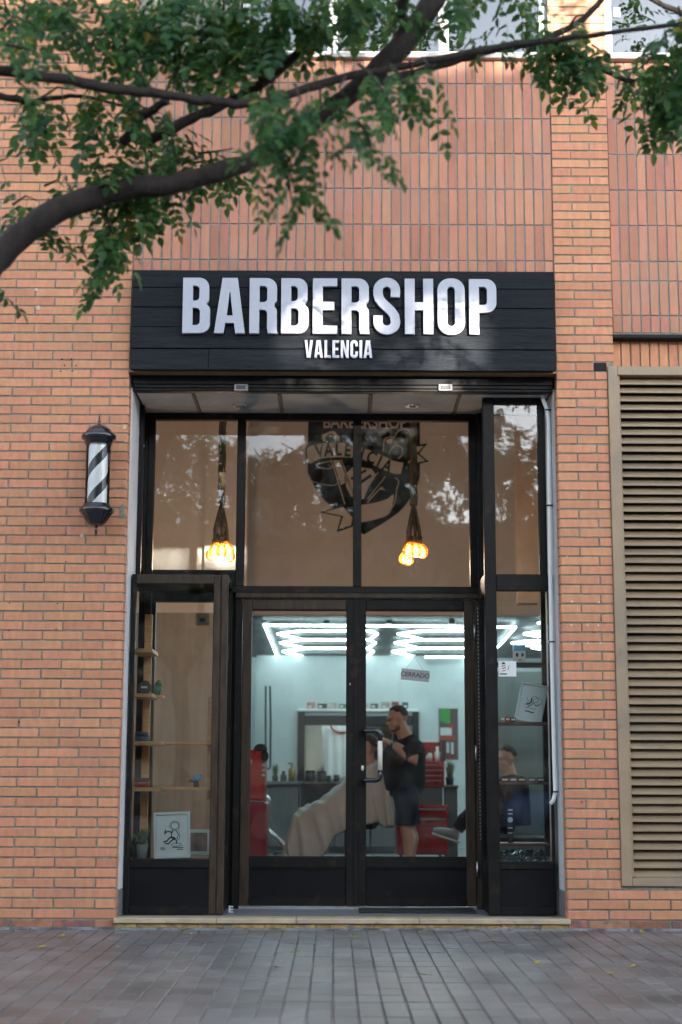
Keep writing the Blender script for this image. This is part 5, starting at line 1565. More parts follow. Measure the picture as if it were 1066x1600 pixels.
for s_ in (-1, 1):
    kn = pj(637 + 2 * s_, 1293, s_ * .1155); ax_ = kn.x + .03
    sh_ = MB().ell((ax_ - .02, kn.y, ZF + .055), (.07, .048, .055)).ell((ax_ - .11, kn.y, ZF + .038), (.10, .050, .036)).tube([(ax_ + .05, kn.y, ZF + .012), (ax_ - .20, kn.y, ZF + .012)], .046, 10, flat=.26)
    remesh(sh_.build('shoe', 'ink', ba, fix=False), .010, 2)
w0 = pj(611, 1161, -.14); e0 = pj(651, 1188, -.26); dv = (e0 - w0).normalized()
MB().tube([w0 + dv * .015, w0 + dv * .045], [.037, .038], 14).build('watch', 'ink', ba)
MB().ell(w0 + dv * .03 + Vector((0, -.036, .008)), (.017, .006, .017)).build('watch_face', 'led' if False else 'blue', ba)

# ---- the customer under the cape
cu = thing('person', (X(560, 1250, YCU), YCU, ZF), 'seated customer with dark hair wrapped in a pale cape before the barber', 'person')
mb = MB()
ch = at(574, 1170, YCU)
rot, HP = head_shapes(mb, ch, (-1, 0, -.05), k=.98)
mb.tube([ch + Vector((.01, 0, -.06)), ch + Vector((.03, 0, -.18))], [.055, .07], 12)
sc_ = at(580, 1207, YCU); hp_ = at(562, 1276, YCU)
mb.tube([sc_, sc_.lerp(hp_, .5), hp_], [.12, .13, .14], 14)
for s_ in (-1, 1):
    kn = at(492, 1281, YCU + s_ * .11); an = Vector((kn.x - .05, kn.y, ZF + .20))
    mb.tube([hp_ + Vector((0, s_ * .09, 0)), kn, kn.lerp(an, .4), an], [.09, .060, .055, .042], 12)
    mb.tube([sc_ + Vector((0, s_ * .15, 0)), at(566, 1245, YCU + s_ * .20), at(528, 1262, YCU + s_ * .12)], [.055, .045, .035], 10)
    mb.tube([an, an + Vector((-.14, 0, -.03))], [.042, .035], 8)
remesh(mb.build('body', 'skin', cu, fix=False), .013, 2)
skull_hair(MB(), HP, rot, 1.0, 2.2).build('hair', 'hair', cu)
tr_ = MB()
for s_ in (-1, 1):
    kn = at(492, 1281, YCU + s_ * .11); an = Vector((kn.x - .05, kn.y, ZF + .20))
    tr_.tube([hp_ + Vector((0, s_ * .09, 0)), kn, kn.lerp(an, .5), an], [.10, .07, .068, .064], 12)
remesh(tr_.build('trousers', 'navy', cu, fix=False), .015, 3)
# cape: draped sheet, lofted along the body with folds
prof = [((600, 1197), (613, 1288)), ((588, 1190), (603, 1290)), ((572, 1194), (588, 1282)), ((552, 1207), (570, 1284)), ((530, 1226), (545, 1290)), ((507, 1244), (522, 1301)),
        ((486, 1256), (505, 1330)), ((468, 1264), (485, 1342)), ((457, 1273), (465, 1342)), ((450, 1300), (452, 1340)), ((441, 1335), (442, 1337))]
cols = 44
prof = [tuple(tuple(a_[k] + (b_[k] - a_[k]) * f_ for k in (0, 1)) for a_, b_ in zip(p0_, p1_)) for p0_, p1_ in zip(prof[:-1], prof[1:]) for f_ in (0, .25, .5, .75)] + [prof[-1]]
vs, fs = [], []
for i, (tp, bt) in enumerate(prof):
    top = at(*tp, YCU); bot = at(*bt, YCU)
    i0 = i / 4
    hw = .20 + .12 * math.sin(math.pi / 2 * min(1, (i0 + 1) / 4))
    drop = max(top.z - bot.z, .02)
    for j in range(cols + 1):
        u = -1 + 2 * j / cols
        flat_ = .62
        if abs(u) <= flat_:
            y = u / flat_ * hw; z = top.z - .05 * (u / flat_) ** 2 + .012 * math.sin(i0 * 3.1 + u * 7) + .009 * math.sin(i0 * 6.3 - u * 9)
            x = top.x
        else:
            g = (abs(u) - flat_) / (1 - flat_)
            y = math.copysign(hw + .05 * math.sin(g * 2.2) + g * (.030 * math.sin(i0 * 4.4 + (0 if u > 0 else 1.7)) + .022 * math.sin(i0 * 7.9 + 1) + .012 * math.sin(i0 * 13 + 2)), u)
            z = top.z - .05 - drop * .93 * g
            x = top.x + (bot.x - top.x) * g + .010 * math.sin(g * 3 + i0 * 1.9)
        vs.append((x, YCU + y, z))
for i in range(len(prof) - 1):
    for j in range(cols):
        a = i * (cols + 1) + j
        fs.append((a, a + 1, a + cols + 2, a + cols + 1))
cp_ = MB().add(vs, fs, 0, True).build('cape', 'cape', cu)
m_ = cp_.modifiers.new('sub', 'SUBSURF'); m_.levels = 1; m_.render_levels = 1
m_ = cp_.modifiers.new('thick', 'SOLIDIFY'); m_.thickness = .004
edge = [Vector(vs[i * (cols + 1)]) for i in range(len(prof))]
MB().tube(edge, .006, 6).build('cape_hem', 'ink', cu)

# ---- the waiting customer, seated, legs crossed
YWT = 5.7
wt = thing('person', (X(780, 1290, YWT), YWT, ZF), 'waiting customer in dark clothes and grey sneakers seated behind the tall display window', 'person')
g = lambda px, py, dy=0.0: at(px, py, YWT + dy)
mb = MB()
wh = g(792, 1186)
rot, HP = head_shapes(mb, wh, (-1, -.35, -.15), k=.98)
mb.tube([wh + Vector((.01, 0, -.05)), wh + Vector((.04, 0, -.19))], [.056, .075], 12)
ws, whp = g(800, 1222), g(802, 1290)
mb.tube([ws, ws.lerp(whp, .5), whp], [.14, .15, .16], 14)
kn1, an1 = g(735, 1268, -.10), g(712, 1300, -.10)
kn2 = g(738, 1280, .10); an2 = Vector((kn2.x + .05, kn2.y, ZF + .09))
for kk, aa, s_ in ((kn1, an1, -1), (kn2, an2, 1)):
    mb.tube([whp + Vector((0, s_ * .09, 0)), kk, kk.lerp(aa, .4), aa], [.095, .064, .058, .04], 12)
for s_ in (-1, 1):
    so = ws + Vector((0, s_ * .18, .02)); el = g(796, 1262, s_ * .25); wr = g(758, 1262, s_ * .10)
    mb.tube([so, el, wr], [.06, .048, .030], 10)
    hand(mb, wr, (-1, 0, -.1), (0, 0, -1), curl=.5)
remesh(mb.build('body', 'skin', wt, fix=False), .012, 2)
skull_hair(MB(), HP, rot, 1.0, 2.0).build('hair', 'hair', wt)
tp = MB().tube([ws + Vector((0, 0, .06)), ws, ws.lerp(whp, .5), whp], [.10, .165, .175, .18], 14).ell(ws, (.10, .21, .08))
for s_ in (-1, 1):
    so = ws + Vector((0, s_ * .18, .02)); el = g(796, 1262, s_ * .25); wr = g(758, 1262, s_ * .10)
    tp.tube([so, el, el.lerp(wr, .8)], [.075, .062, .045], 10)
remesh(tp.build('jacket', 'polo', wt, fix=False), .015, 3)
tr_ = MB()
for kk, aa, s_ in ((kn1, an1, -1), (kn2, an2, 1)):
    tr_.tube([whp + Vector((0, s_ * .09, 0)), kk, kk.lerp(aa, .4), kk.lerp(aa, .9)], [.112, .080, .072, .062], 12)
remesh(tr_.build('trousers', 'polo', wt, fix=False), .014, 3)
for aa, d in ((an1, Vector((-.85, 0, .28))), (an2, Vector((-1, 0, -.15)))):
    d.normalize(); nrm = Vector((d.z, 0, -d.x)); nrm = nrm if nrm.z < 0 else -nrm
    sh_ = MB().tube([aa + d * -.04 + nrm * .03, aa + d * .06 + nrm * .035, aa + d * .16 + nrm * .05, aa + d * .21 + nrm * .055], [.05, .052, .044, .030], 12)
    sh_o = remesh(sh_.build('sneaker', 'grey', wt, fix=False), .010, 2)
    MB().tube([aa + d * -.07 + nrm * .078, aa + d * .21 + nrm * .082], .040, 10, flat=.3).build('sole', 'white', sh_o)
wc = thing('waiting_bench', (X(802, 1300, YWT), YWT, ZF), 'black padded bench under the waiting customer', 'bench')
x_ = whp.x
B(x_ - .28, x_ + .5, YWT - .30, YWT + .30, ZF + .34, whp.z - .165, bevel=.03).build('seat', 'leather', wc)
for dx in (-.22, .42):
    for dy in (-.22, .22):
        B(x_ + dx, x_ + dx + .04, YWT + dy - .02, YWT + dy + .02, ZF, ZF + .342, bevel=.004).build('leg', 'ink', wc)
# ================================================================== things in the low display case
Yi = YC + .22
def stand_on(px, z0_, Y): return X(px, 1200, Y), Y, z0_
def tin(px, zbase, Y, w, h, mat, lidmat, label, ps):
    x_ = X(px, ps, Y); k_ = 1 / S(ps, Y); r_ = w * k_ / 2; H = h * k_
    t = thing('tin', (x_, Y, zbase), label, 'tin', 'tins in the low display case')
    MB().lathe(x_, Y, [(0, zbase + .001), (r_, zbase + .001), (r_, zbase + H * .62), (r_ * .97, zbase + H * .64)], 24).build('body', mat, t)
    MB().lathe(x_, Y, [(r_ * 1.03, zbase + H * .60), (r_ * 1.03, zbase + H), (0, zbase + H)], 24).build('lid', lidmat, t)
    return t
tin(222, SHZ[3], Yi, 24, 14, 'redtin', 'ink', 'red round tin with black lid on the lowest pine shelf', 1225)
tin(223, SHZ[2], Yi, 24, 8, 'darkblue', 'darkblue', 'dark blue flat tin on the third pine shelf', 1150)
tin(222, SHZ[2] + .033, Yi, 21, 7, 'ink', 'darkblue', 'smaller black tin stacked on the dark blue tin', 1145)
# round wax tin standing on edge
p = at(226, 1075, Yi)
kk = 1 / S(1075, Yi)
wt_ = thing('wax_tin', (p.x, Yi, SHZ[1]), 'round black wax tin standing on edge on the second pine shelf', 'tin')
r_ = 10.5 * kk
MB().tube([(p.x, Yi - .016, SHZ[1] + r_), (p.x, Yi + .016, SHZ[1] + r_)], r_, 28, smooth=False).build('body', 'ink', wt_)
MB().tube([(p.x, Yi - .0185, SHZ[1] + r_), (p.x, Yi - .0165, SHZ[1] + r_)], r_ * .86, 28, smooth=False).build('label_disc', 'pot', wt_)
B(p.x - r_ * .45, p.x + r_ * .45, Yi - .0205, Yi - .019, SHZ[1] + r_ * .85, SHZ[1] + r_ * 1.15).build('label_print', 'cream_grip', wt_)
# green bottle
x_ = X(247, 1090, YC + .38); zb_ = SHZ[1] - .0
gbt = thing('bottle', (x_, YC + .38, zb_), 'small green tilted bottle at the end of the second pine shelf', 'bottle')
zg = Z(1100, YC + .38)
MB().tube([(x_ - .01, YC + .38, zb_ + .002), (x_, YC + .38, zb_ + .07)], [.026, .026], 14).build('body', 'greenglass', gbt)
MB().tube([(x_, YC + .38, zb_ + .07), (x_ + .006, YC + .38, zb_ + .10)], [.026, .010], 14).build('neck', 'greenglass', gbt)
B(X(232, 1083, YC + .36), x_ + .04, YC + .33, YC + .43, zb_ - .0172, zb_ - .0008, bevel=.002).build('shelf', 'wood', cs)
# toy figure with blue cap, generic
x_, y_, z_ = X(307, 1225, YC + .36), YC + .36, SHZ[3]
tf = thing('figurine', (x_, y_, z_), 'little dark figurine with a light blue top on the lowest pine shelf', 'figurine')
MB().lathe(x_, y_, [(0, z_), (.020, z_), (.016, z_ + .03), (.010, z_ + .045)], 12).build('base', 'ink', tf)
MB().ell((x_ + .004, y_, z_ + .060), (.028, .022, .022)).build('head', 'blue', tf)
MB().tube([(x_ - .01, y_, z_ + .03), (x_ - .035, y_, z_ + .045), (x_ - .045, y_, z_ + .03)], .007, 8).build('arm', 'ink', tf)
MB().tube([(x_ + .02, y_, z_ + .07), (x_ + .035, y_, z_ + .085)], [.012, .006], 8).build('brim', 'blue', tf)
# yellow notice on the inner glass
p = at(316, 968, YB + .05)
yn = thing('notice', (p.x, YB + .058, p.z), 'small yellow bordered alarm notice behind the low display case', 'notice')
kk = 1 / S(968, YB + .05)
B(p.x - 10 * kk, p.x + 11 * kk, YB + .056, YB + .060, p.z - 9 * kk, p.z + 10 * kk).build('card', 'yellow', yn)
B(p.x - 6.5 * kk, p.x + 7.5 * kk, YB + .053, YB + .0555, p.z - 6.5 * kk, p.z + 5 * kk).build('print', 'grey', yn)
B(p.x - 3.5 * kk, p.x + 4.5 * kk, YB + .050, YB + .0525, p.z - 3.5 * kk, p.z + 2 * kk).build('print', 'ink', yn)

def framed(px_c, py_b, Y, w, h, lean, yaw, roll, label, art, ps, mount='paper'):
    """picture frame standing on its lower edge; built upright at the origin, then turned"""
    k_ = 1 / S(ps, Y); W_, H_ = w * k_, h * k_
    b = at(px_c, py_b, Y)
    t = thing('picture_frame', (b.x, Y, b.z), label, 'picture', 'framed drawings in the display cases')
    Mx = Matrix.Translation((b.x, Y, b.z)) @ Euler((R(-lean), R(roll), R(yaw))).to_matrix().to_4x4()
    def part(mbx, name, mat):
        mbx.v = [tuple(Mx @ Vector(v)) for v in mbx.v]
        return mbx.build(name, mat, t)
    fw_ = W_ * .075
    part(MB().box(-W_ / 2, -W_ / 2 + fw_, 0, .022, 0, H_, bevel=.002), 'frame_side', 'frame_white')
    part(MB().box(W_ / 2 - fw_, W_ / 2, 0, .022, 0, H_, bevel=.002), 'frame_side', 'frame_white')
    part(MB().box(-W_ / 2 + fw_, W_ / 2 - fw_, .0005, .022, 0, fw_, bevel=.002), 'frame_bottom', 'frame_white')
    part(MB().box(-W_ / 2 + fw_, W_ / 2 - fw_, .0005, .022, H_ - fw_, H_, bevel=.002), 'frame_top', 'frame_white')
    part(MB().box(-W_ / 2 + fw_, W_ / 2 - fw_, .012, .016, fw_, H_ - fw_), 'sheet', mount)
    for pts, wd in art:
        q = [(x * W_, z * H_) for x, z in pts]
        st_ = stroke(q, wd * W_)
        me = curve_mesh('drawn_line', [st_], .0012); me.materials.clear(); me.materials.append(M['ink'])
        me.transform(Mx @ Matrix.Translation((0, .0105, 0)))
        link('drawn_line', me, (0, 0, 0), t)
    return t
def loop(cx_, cz_, rx_, rz_, n=14, a0=0, a1=360): return [(cx_ + rx_ * math.cos(R(a0 + (a1 - a0) * i / n)), cz_ + rz_ * math.sin(R(a0 + (a1 - a0) * i / n))) for i in range(n + 1)]
# generic line drawing: someone lounging on a round stool
art1 = [(loop(.08, .70, .11, .08), .018), (loop(.08, .70, .145, .105, 20), .010), (smooth([(.02, .60), (-.02, .50), (.02, .42), (.12, .42)]), .03), (smooth([(.10, .60), (.17, .52), (.14, .42)]), .02),
        (smooth([(.02, .56), (-.12, .58), (-.20, .54), (-.17, .62)]), .035), (smooth([(.08, .44), (-.05, .45), (-.14, .38), (-.24, .36)]), .04), (smooth([(.10, .42), (-.02, .38), (-.10, .32), (-.20, .33)]), .035),
        ([(.12, .40), (.12, .31)], .03), (loop(.12, .29, .14, .035), .014), (smooth([(.18, .60), (.21, .50), (.19, .40), (.06, .39)]), .012)] + \
       [(smooth([(-.33, .225), (-.26, .235), (-.18, .22)]), .02), (smooth([(-.31, .19), (-.25, .2), (-.20, .19)]), .018), (smooth([(.0, .225), (.1, .235), (.2, .222), (.31, .23)]), .022), (smooth([(.13, .185), (.2, .19), (.30, .18)]), .02)]
framed(269, 1341, YC + .10, 57, 71, 6, 0, -2.5, 'white framed line drawing of a lounging figure at the foot of the low case', art1, 1310)
fb = thing('picture_frame', (X(310, 1335, YC + .3), YC + .30, cg0 - .03), 'pale framed photograph lying behind the lounging figure drawing', 'picture')
wbox('frame', 290, 327, 1296, 1336, YC + .30, .02, 'frame_white', fb, .003)
wbox('photo', 293, 324, 1301, 1330, YC + .296, .003, pmat('faded_photo', (.30, .20, .17), .4, var=.5, scale=14), fb, 0)
grass_plant(222, 1293, 1343, 36, YC + .17, 'spiky grass in a grey pot at the foot of the low case', .45, 3, 90, 'grey')
grass_plant(204, 1300, 1341, 24, YC + .26, 'dark leafy plant in a black pot in the corner of the low case', .4, 9, 40, 'ink')

# ================================================================== things in the tall display window
Yr = YC + .16
# box figure with a blue lid and a simple face
p = at(811.5, 1034, Yr); kk = 1 / S(1020, Yr)
bf = thing('box_figure', (p.x, Yr, RS[0]), 'pale square box figure with a blue lid and a drawn smile on the top shelf', 'figurine')
z_ = RS[0] + .001
B(p.x - 9 * kk, p.x + 9 * kk, Yr - 9 * kk, Yr + 9 * kk, z_, z_ + 18 * kk, bevel=.003).build('body', pmat('pale_pink_card', (.58, .52, .50), .5), bf)
B(p.x - 9.4 * kk, p.x + 9.4 * kk, Yr - 9.4 * kk, Yr + 9.4 * kk, z_ + 18 * kk + .0005, z_ + 28 * kk, bevel=.003).build('lid', 'blue', bf)
for s_ in (-1, 1):
    MB().ell((p.x + s_ * 4.2 * kk, Yr - 9 * kk, z_ + 12 * kk), (2 * kk, .0015, 3.3 * kk)).build('eye', 'ink', bf)
me = curve_mesh('smile', [stroke(smooth([(-3 * kk, 4.8 * kk), (0, 4.0 * kk), (3.5 * kk, 5.2 * kk)]), .9 * kk)], .001); me.materials.clear(); me.materials.append(M['ink'])
link('smile', me, (p.x, Yr - 9 * kk - .001, z_), bf)
# sticker on the glass, the printed code left out
p = at(793, 1045, YC + .02); kk = 1 / S(1045, YC)
sk = thing('sticker', (p.x, YC + .02, p.z), 'square white sticker with a striped pole drawing on the tall window', 'sticker')
yy = YC + .0200
B(p.x - 14 * kk, p.x + 14 * kk, yy, yy + .0012, p.z - 12 * kk, p.z + 12 * kk).build('paper', 'paper', sk)
def spoly(pts, mat, nm='print'):
    me = curve_mesh(nm, [[(p.x + x * kk, p.z + y * kk) for x, y in pts]], .0008); me.materials.clear(); me.materials.append(M[mat]); link(nm, me, (0, yy - .0006, 0), sk)
spoly([(-9, 7), (-8, 9.5), (-6, 10.5), (-4, 9.5), (-3, 7.5)], 'ink')
spoly([(-9, 4.5), (-3, 6.5), (-3, 5), (-9, 3)], 'redtin'); spoly([(-8, 1), (-2.5, 3), (-2.5, 1.5), (-8, -.5)], 'darkblue'); spoly([(-8, -3), (-2.5, -1.2), (-2.5, -2.6), (-8, -4.6)], 'redtin')
spoly([(.2, -2), (1.2, -2.6), (3.2, 5.4), (2.6, 5.8)], 'ink'); spoly([(-12, -7.2), (-1, -7.2), (-1, -9), (-12, -9)], 'ink')
art2 = [(loop(.10, .60, .13, .08), .014), (loop(.22, .56, .16, .10), .012), (smooth([(-.2, .62), (-.12, .52), (-.22, .42)]), .014), (smooth([(0, .62), (-.02, .52), (-.10, .46), (-.16, .46)]), .05), (smooth([(.06, .5), (.0, .44), (-.1, .40)]), .03),
        (smooth([(.1, .50), (.2, .44), (.3, .5)]), .02), (smooth([(-.2, .36), (-.05, .37), (.1, .355), (.2, .37)]), .016), (smooth([(-.16, .27), (-.05, .275), (.05, .262), (.16, .27)]), .04)]
framed(824, 1127.5, YC + .12, 43, 62, 12, -14, 11, 'white framed line drawing leaning askew on the second shelf of the tall window', art2, 1100, 'frame_white')
def small_box(px0, px1, h, shelf, Y, mat, label, name='small_box', cat='box', ps=1125):
    x0_, x1_ = X(px0, ps, Y), X(px1, ps, Y); k_ = 1 / S(ps, Y)
    t = thing(name, ((x0_ + x1_) / 2, Y, RS[shelf]), label, cat, 'small goods in the tall window')
    B(x0_, x1_, Y, Y + .05, RS[shelf] + .0005, RS[shelf] + h * k_, bevel=.002).build('carton', mat, t)
    B(x0_ + .004, x1_ - .004, Y - .001, Y, RS[shelf] + h * k_ * .35, RS[shelf] + h * k_ * .7).build('label_strip', 'cream_grip' if mat != 'paper' else 'ink', t)
small_box(782, 789, 9, 1, YC + .105, 'grey', 'small grey carton at the end of the second shelf in the tall window')
small_box(790, 797, 8, 1, YC + .105, 'redtin', 'small red carton on the second shelf in the tall window')
small_box(798, 806, 7, 1, YC + .105, 'ink', 'small black carton on the second shelf in the tall window')
for i, px in enumerate((784, 797, 810, 826, 840)):
    small_box(px, px + 11, 7, 2, YC + .14, ('ink', 'pot', 'ink', 'pot', 'ink')[i], ('low black comb case at the post end of the third shelf', 'low dark grey case second along the third shelf', 'low black case in the middle of the third shelf', 'low dark grey case fourth along the third shelf', 'low black case at the conduit end of the third shelf')[i], 'comb_case', 'case', 1221)
ww = thing('watch', (X(798, 1300, YC + .2), YC + .2, Z(1314, YC + .2)), 'dark wristwatch hanging on a stand on the lowest shelf of the tall window', 'watch')
B(X(793, 1290, YC + .2), X(802, 1290, YC + .2), YC + .2, YC + .206, RS[3], Z(1262, YC + .2), bevel=.002).build('strap', 'ink', ww)
MB().tube([at(797.5, 1281, YC + .199), at(797.5, 1281, YC + .19)], .017, 16).build('dial', 'steel', ww)
for py in (1264, 1270, 1292, 1300):
    B(X(794, py, YC + .2), X(801, py, YC + .2), YC + .196, YC + .1998, Z(py + 1.5, YC + .2), Z(py, YC + .2)).build('link', 'steel', ww)
cl = thing('cloth', (X(815, 1335, YC + .2), YC + .2, gr[3] - .02), 'crumpled dark green plastic sheet at the foot of the tall window', 'cloth')
vs, fs = [], []
rn = random.Random(44)
nx, ny = 26, 12
for j in range(ny):
    for i in range(nx):
        x_ = t1 + .01 + (t2 - t1 - .03) * i / (nx - 1); y_ = YC + .07 + .26 * j / (ny - 1)
        vs.append((x_, y_, gr[3] - .015 + .05 * (j / ny) + rn.uniform(0, .035)))
for j in range(ny - 1):
    for i in range(nx - 1):
        fs.append((j * nx + i, j * nx + i + 1, (j + 1) * nx + i + 1, (j + 1) * nx + i))
o = MB().add(vs, fs).build('sheet', pmat('green_plastic_film', (.03, .06, .06), .18, var=.3), cl)
# ================================================================== the street tree in front of the shop
LEAVES = []
def leaf_verts(seed):
    """one pinnate leaf hanging from the origin along -Z, leaflets in pairs, a terminal one"""
    rn = random.Random(seed)
    mb = MB()
    L = rn.uniform(.17, .25); n = rn.randint(4, 6)
    bend_ = rn.uniform(-.05, .05)
    rach = lambda t: Vector((bend_ * t * t, .02 * t * t, -L * t))
    for i in range(5):
        a, b = rach(i / 5), rach((i + 1) / 5); w = Vector((.0013, 0, 0))
        mb.add([a - w, a + w, b + w, b - w], [(0, 1, 2, 3)])
    def leaflet(base, d, size):
        d = d.normalized(); s = d.cross(Vector((rn.uniform(-.3, .3), 1, rn.uniform(-.3, .3)))).normalized(); nn = s.cross(d)
        w = size * .27; f = nn * size * rn.uniform(.04, .12); cv = -nn * size * rn.uniform(-.05, .12)
        p = [base, base + d * size * .30 + s * w + f, base + d * size * .65 + s * w * .82 + f + cv * .5, base + d * size + cv, base + d * size * .65 - s * w * .82 + f + cv * .5, base + d * size * .30 - s * w + f, base + d * size * .5 + cv * .3]
        mb.add(p, [(0, 1, 6), (1, 2, 6), (2, 3, 6), (3, 4, 6), (4, 5, 6), (5, 0, 6)])
    for i in range(n):
        t = .28 + .62 * i / (n - 1)
        sz = rn.uniform(.041, .058) * (1 - .15 * abs(t - .6))
        for s in (-1, 1):
            leaflet(rach(t), Vector((s * 1.0, rn.uniform(-.45, .45), -rn.uniform(.35, .9))), sz)
    leaflet(rach(1), Vector((bend_, rn.uniform(-.2, .2), -1)), .056)
    return mb
for s_ in range(9):
    mb = leaf_verts(100 + s_)
    LEAVES.append((mb, mb.data('leaf', [M['leaf']], (0, 0, 0))))

YTR = -3.7
tree = thing('street_tree', (-2.05, -4.0, 0), 'leafy street tree whose boughs cross above the shop sign', 'tree')
def bough(pts, px_rad, name='branch', wob=.006):
    P_ = [at(x, y, Y) for x, y, Y in pts]
    sp = [tuple(v) for v in P_]
    q = []
    V3 = [Vector(p) for p in P_]
    rr2 = []
    for i in range(len(V3) - 1):
        a, b, c, d = V3[max(i - 1, 0)], V3[i], V3[i + 1], V3[min(i + 2, len(V3) - 1)]
        for k in range(5):
            t = k / 5
            q.append(0.5 * ((2 * b) + (c - a) * t + (2 * a - 5 * b + 4 * c - d) * t * t + (3 * b - a - 3 * c + d) * t ** 3))
            rr2.append(px_rad[i] + (px_rad[i + 1] - px_rad[i]) * t)
    q.append(V3[-1]); rr2.append(px_rad[-1])
    rn = random.Random(len(pts) * 7 + int(pts[0][0]))
    rad = [r_ / 395.0 * rn.uniform(.92, 1.08) for r_ in rr2]
    q = [v + Vector((rn.uniform(-wob, wob), rn.uniform(-wob, wob), rn.uniform(-wob, wob))) * min(1, r_ / 8) for v, r_ in zip(q, rr2)]
    return MB().tube(q, rad, 12).build(name, 'bark', tree), q
T0 = at(-60, 468, YTR - .15)
tk = MB().tube([(-2.02, -4.05, -.05), (-2.04, -4.03, .15), (-2.03, -4.0, .8), (-1.98, -3.95, 1.5), (-1.86, -3.9, 2.0), (-1.70, -3.86, 2.3), T0], [.19, .15, .135, .125, .115, .10, .075], 16).build('trunk', 'bark', tree)
MB().tube([(-1.98, -3.95, 1.5), (-2.1, -4.3, 2.2), (-2.2, -4.6, 3.0), (-1.9, -4.7, 4.0), (-1.5, -4.5, 5.2)], [.11, .10, .085, .07, .05], 12).build('branch', 'bark', tree)
_, b1 = bough([(-60, 468, YTR - .15), (0, 400, YTR), (75, 337, YTR), (170, 300, YTR + .05), (270, 287, YTR + .05), (380, 256, YTR + .05), (455, 212, YTR + .05), (560, 138, YTR), (640, 55, YTR - .05), (690, -20, YTR - .1), (760, -150, YTR - .2), (820, -330, YTR - .3)],
              [23, 22, 20, 18, 16, 15, 15.5, 17, 18, 17, 14, 10])
_, b2 = bough([(-120, 100, -4.3), (0, 112, -4.2), (90, 122, -4.1), (180, 138, -4.0), (270, 150, -3.95), (340, 160, -3.9), (420, 158, -3.9), (520, 126, -3.85), (610, 108, -3.8), (700, 90, -3.8), (790, 72, -3.8), (870, 62, -3.8), (950, 52, -3.9), (1100, 32, -4.0)],
              [9, 8.5, 8, 8, 7, 7, 7, 6.5, 6, 6, 5.5, 5, 4, 3])
bough([(-40, 142, -3.6), (0, 150, -3.6), (45, 160, -3.6), (62, 185, -3.6), (74, 207, -3.6)], [6, 6, 6, 5, 4])
bough([(45, 160, -3.6), (90, 152, -3.6), (140, 152, -3.6), (200, 168, -3.6)], [4, 4, 3, 2])
bough([(192, 222, -3.75), (222, 185, -3.8), (262, 158, -3.9)], [9, 8, 6])
bough([(225, 222, -3.65), (300, 186, -3.7), (360, 158, -3.7), (410, 132, -3.75), (470, 80, -3.75), (533, 38, -3.8), (600, -15, -3.8), (660, -90, -3.9)], [9, 8, 8, 8, 7, 6, 6, 5])
bough([(560, 138, -3.72), (650, 112, -3.6), (740, 86, -3.5), (830, 68, -3.45), (880, 48, -3.4), (925, 18, -3.4), (960, -30, -3.4)], [7, 6.5, 6.5, 6, 5.5, 5, 4])
bough([(862, 62, -3.45), (900, 85, -3.4), (950, 112, -3.4), (985, 126, -3.4), (1012, 120, -3.4)], [6, 5, 5, 4, 3])
bough([(985, -25, -3.3), (1030, 5, -3.3), (1080, 26, -3.3)], [4, 5, 5])
bough([(645, 45, -3.75), (628, 15, -3.9), (640, -40, -4.0)], [8, 8, 7])

leaf_items = []                      # (position, rotation, scale, px-size)
lr = random.Random(77)
def put_leaf(p, tilt_dir, droop, sc=1.0):
    q = (Matrix.Rotation(lr.uniform(0, 6.283), 3, 'Z') @ Matrix.Rotation(lr.uniform(.05, droop), 3, 'X'))
    leaf_items.append((Vector(p), q, sc))
def spray(pts, n, sc=1.0, droop=1.1, rad=.05):
    """a twig along pts (px, py, Y) with leaves set along it"""
    V3 = [at(*p) for p in pts]
    MB().tube(V3, [.006] + [.004] * (len(V3) - 2) + [.002], 5).build('twig', 'bark', tree)
    for i in range(n):
        t = (i + .5) / n * (len(V3) - 1); k = min(int(t), len(V3) - 2)
        p = V3[k].lerp(V3[k + 1], t - k)
        put_leaf(p + Vector((lr.uniform(-rad, rad), lr.uniform(-rad, rad), lr.uniform(-rad, rad) * .5)), None, droop, sc * lr.uniform(.8, 1.1))
Yn = -3.7
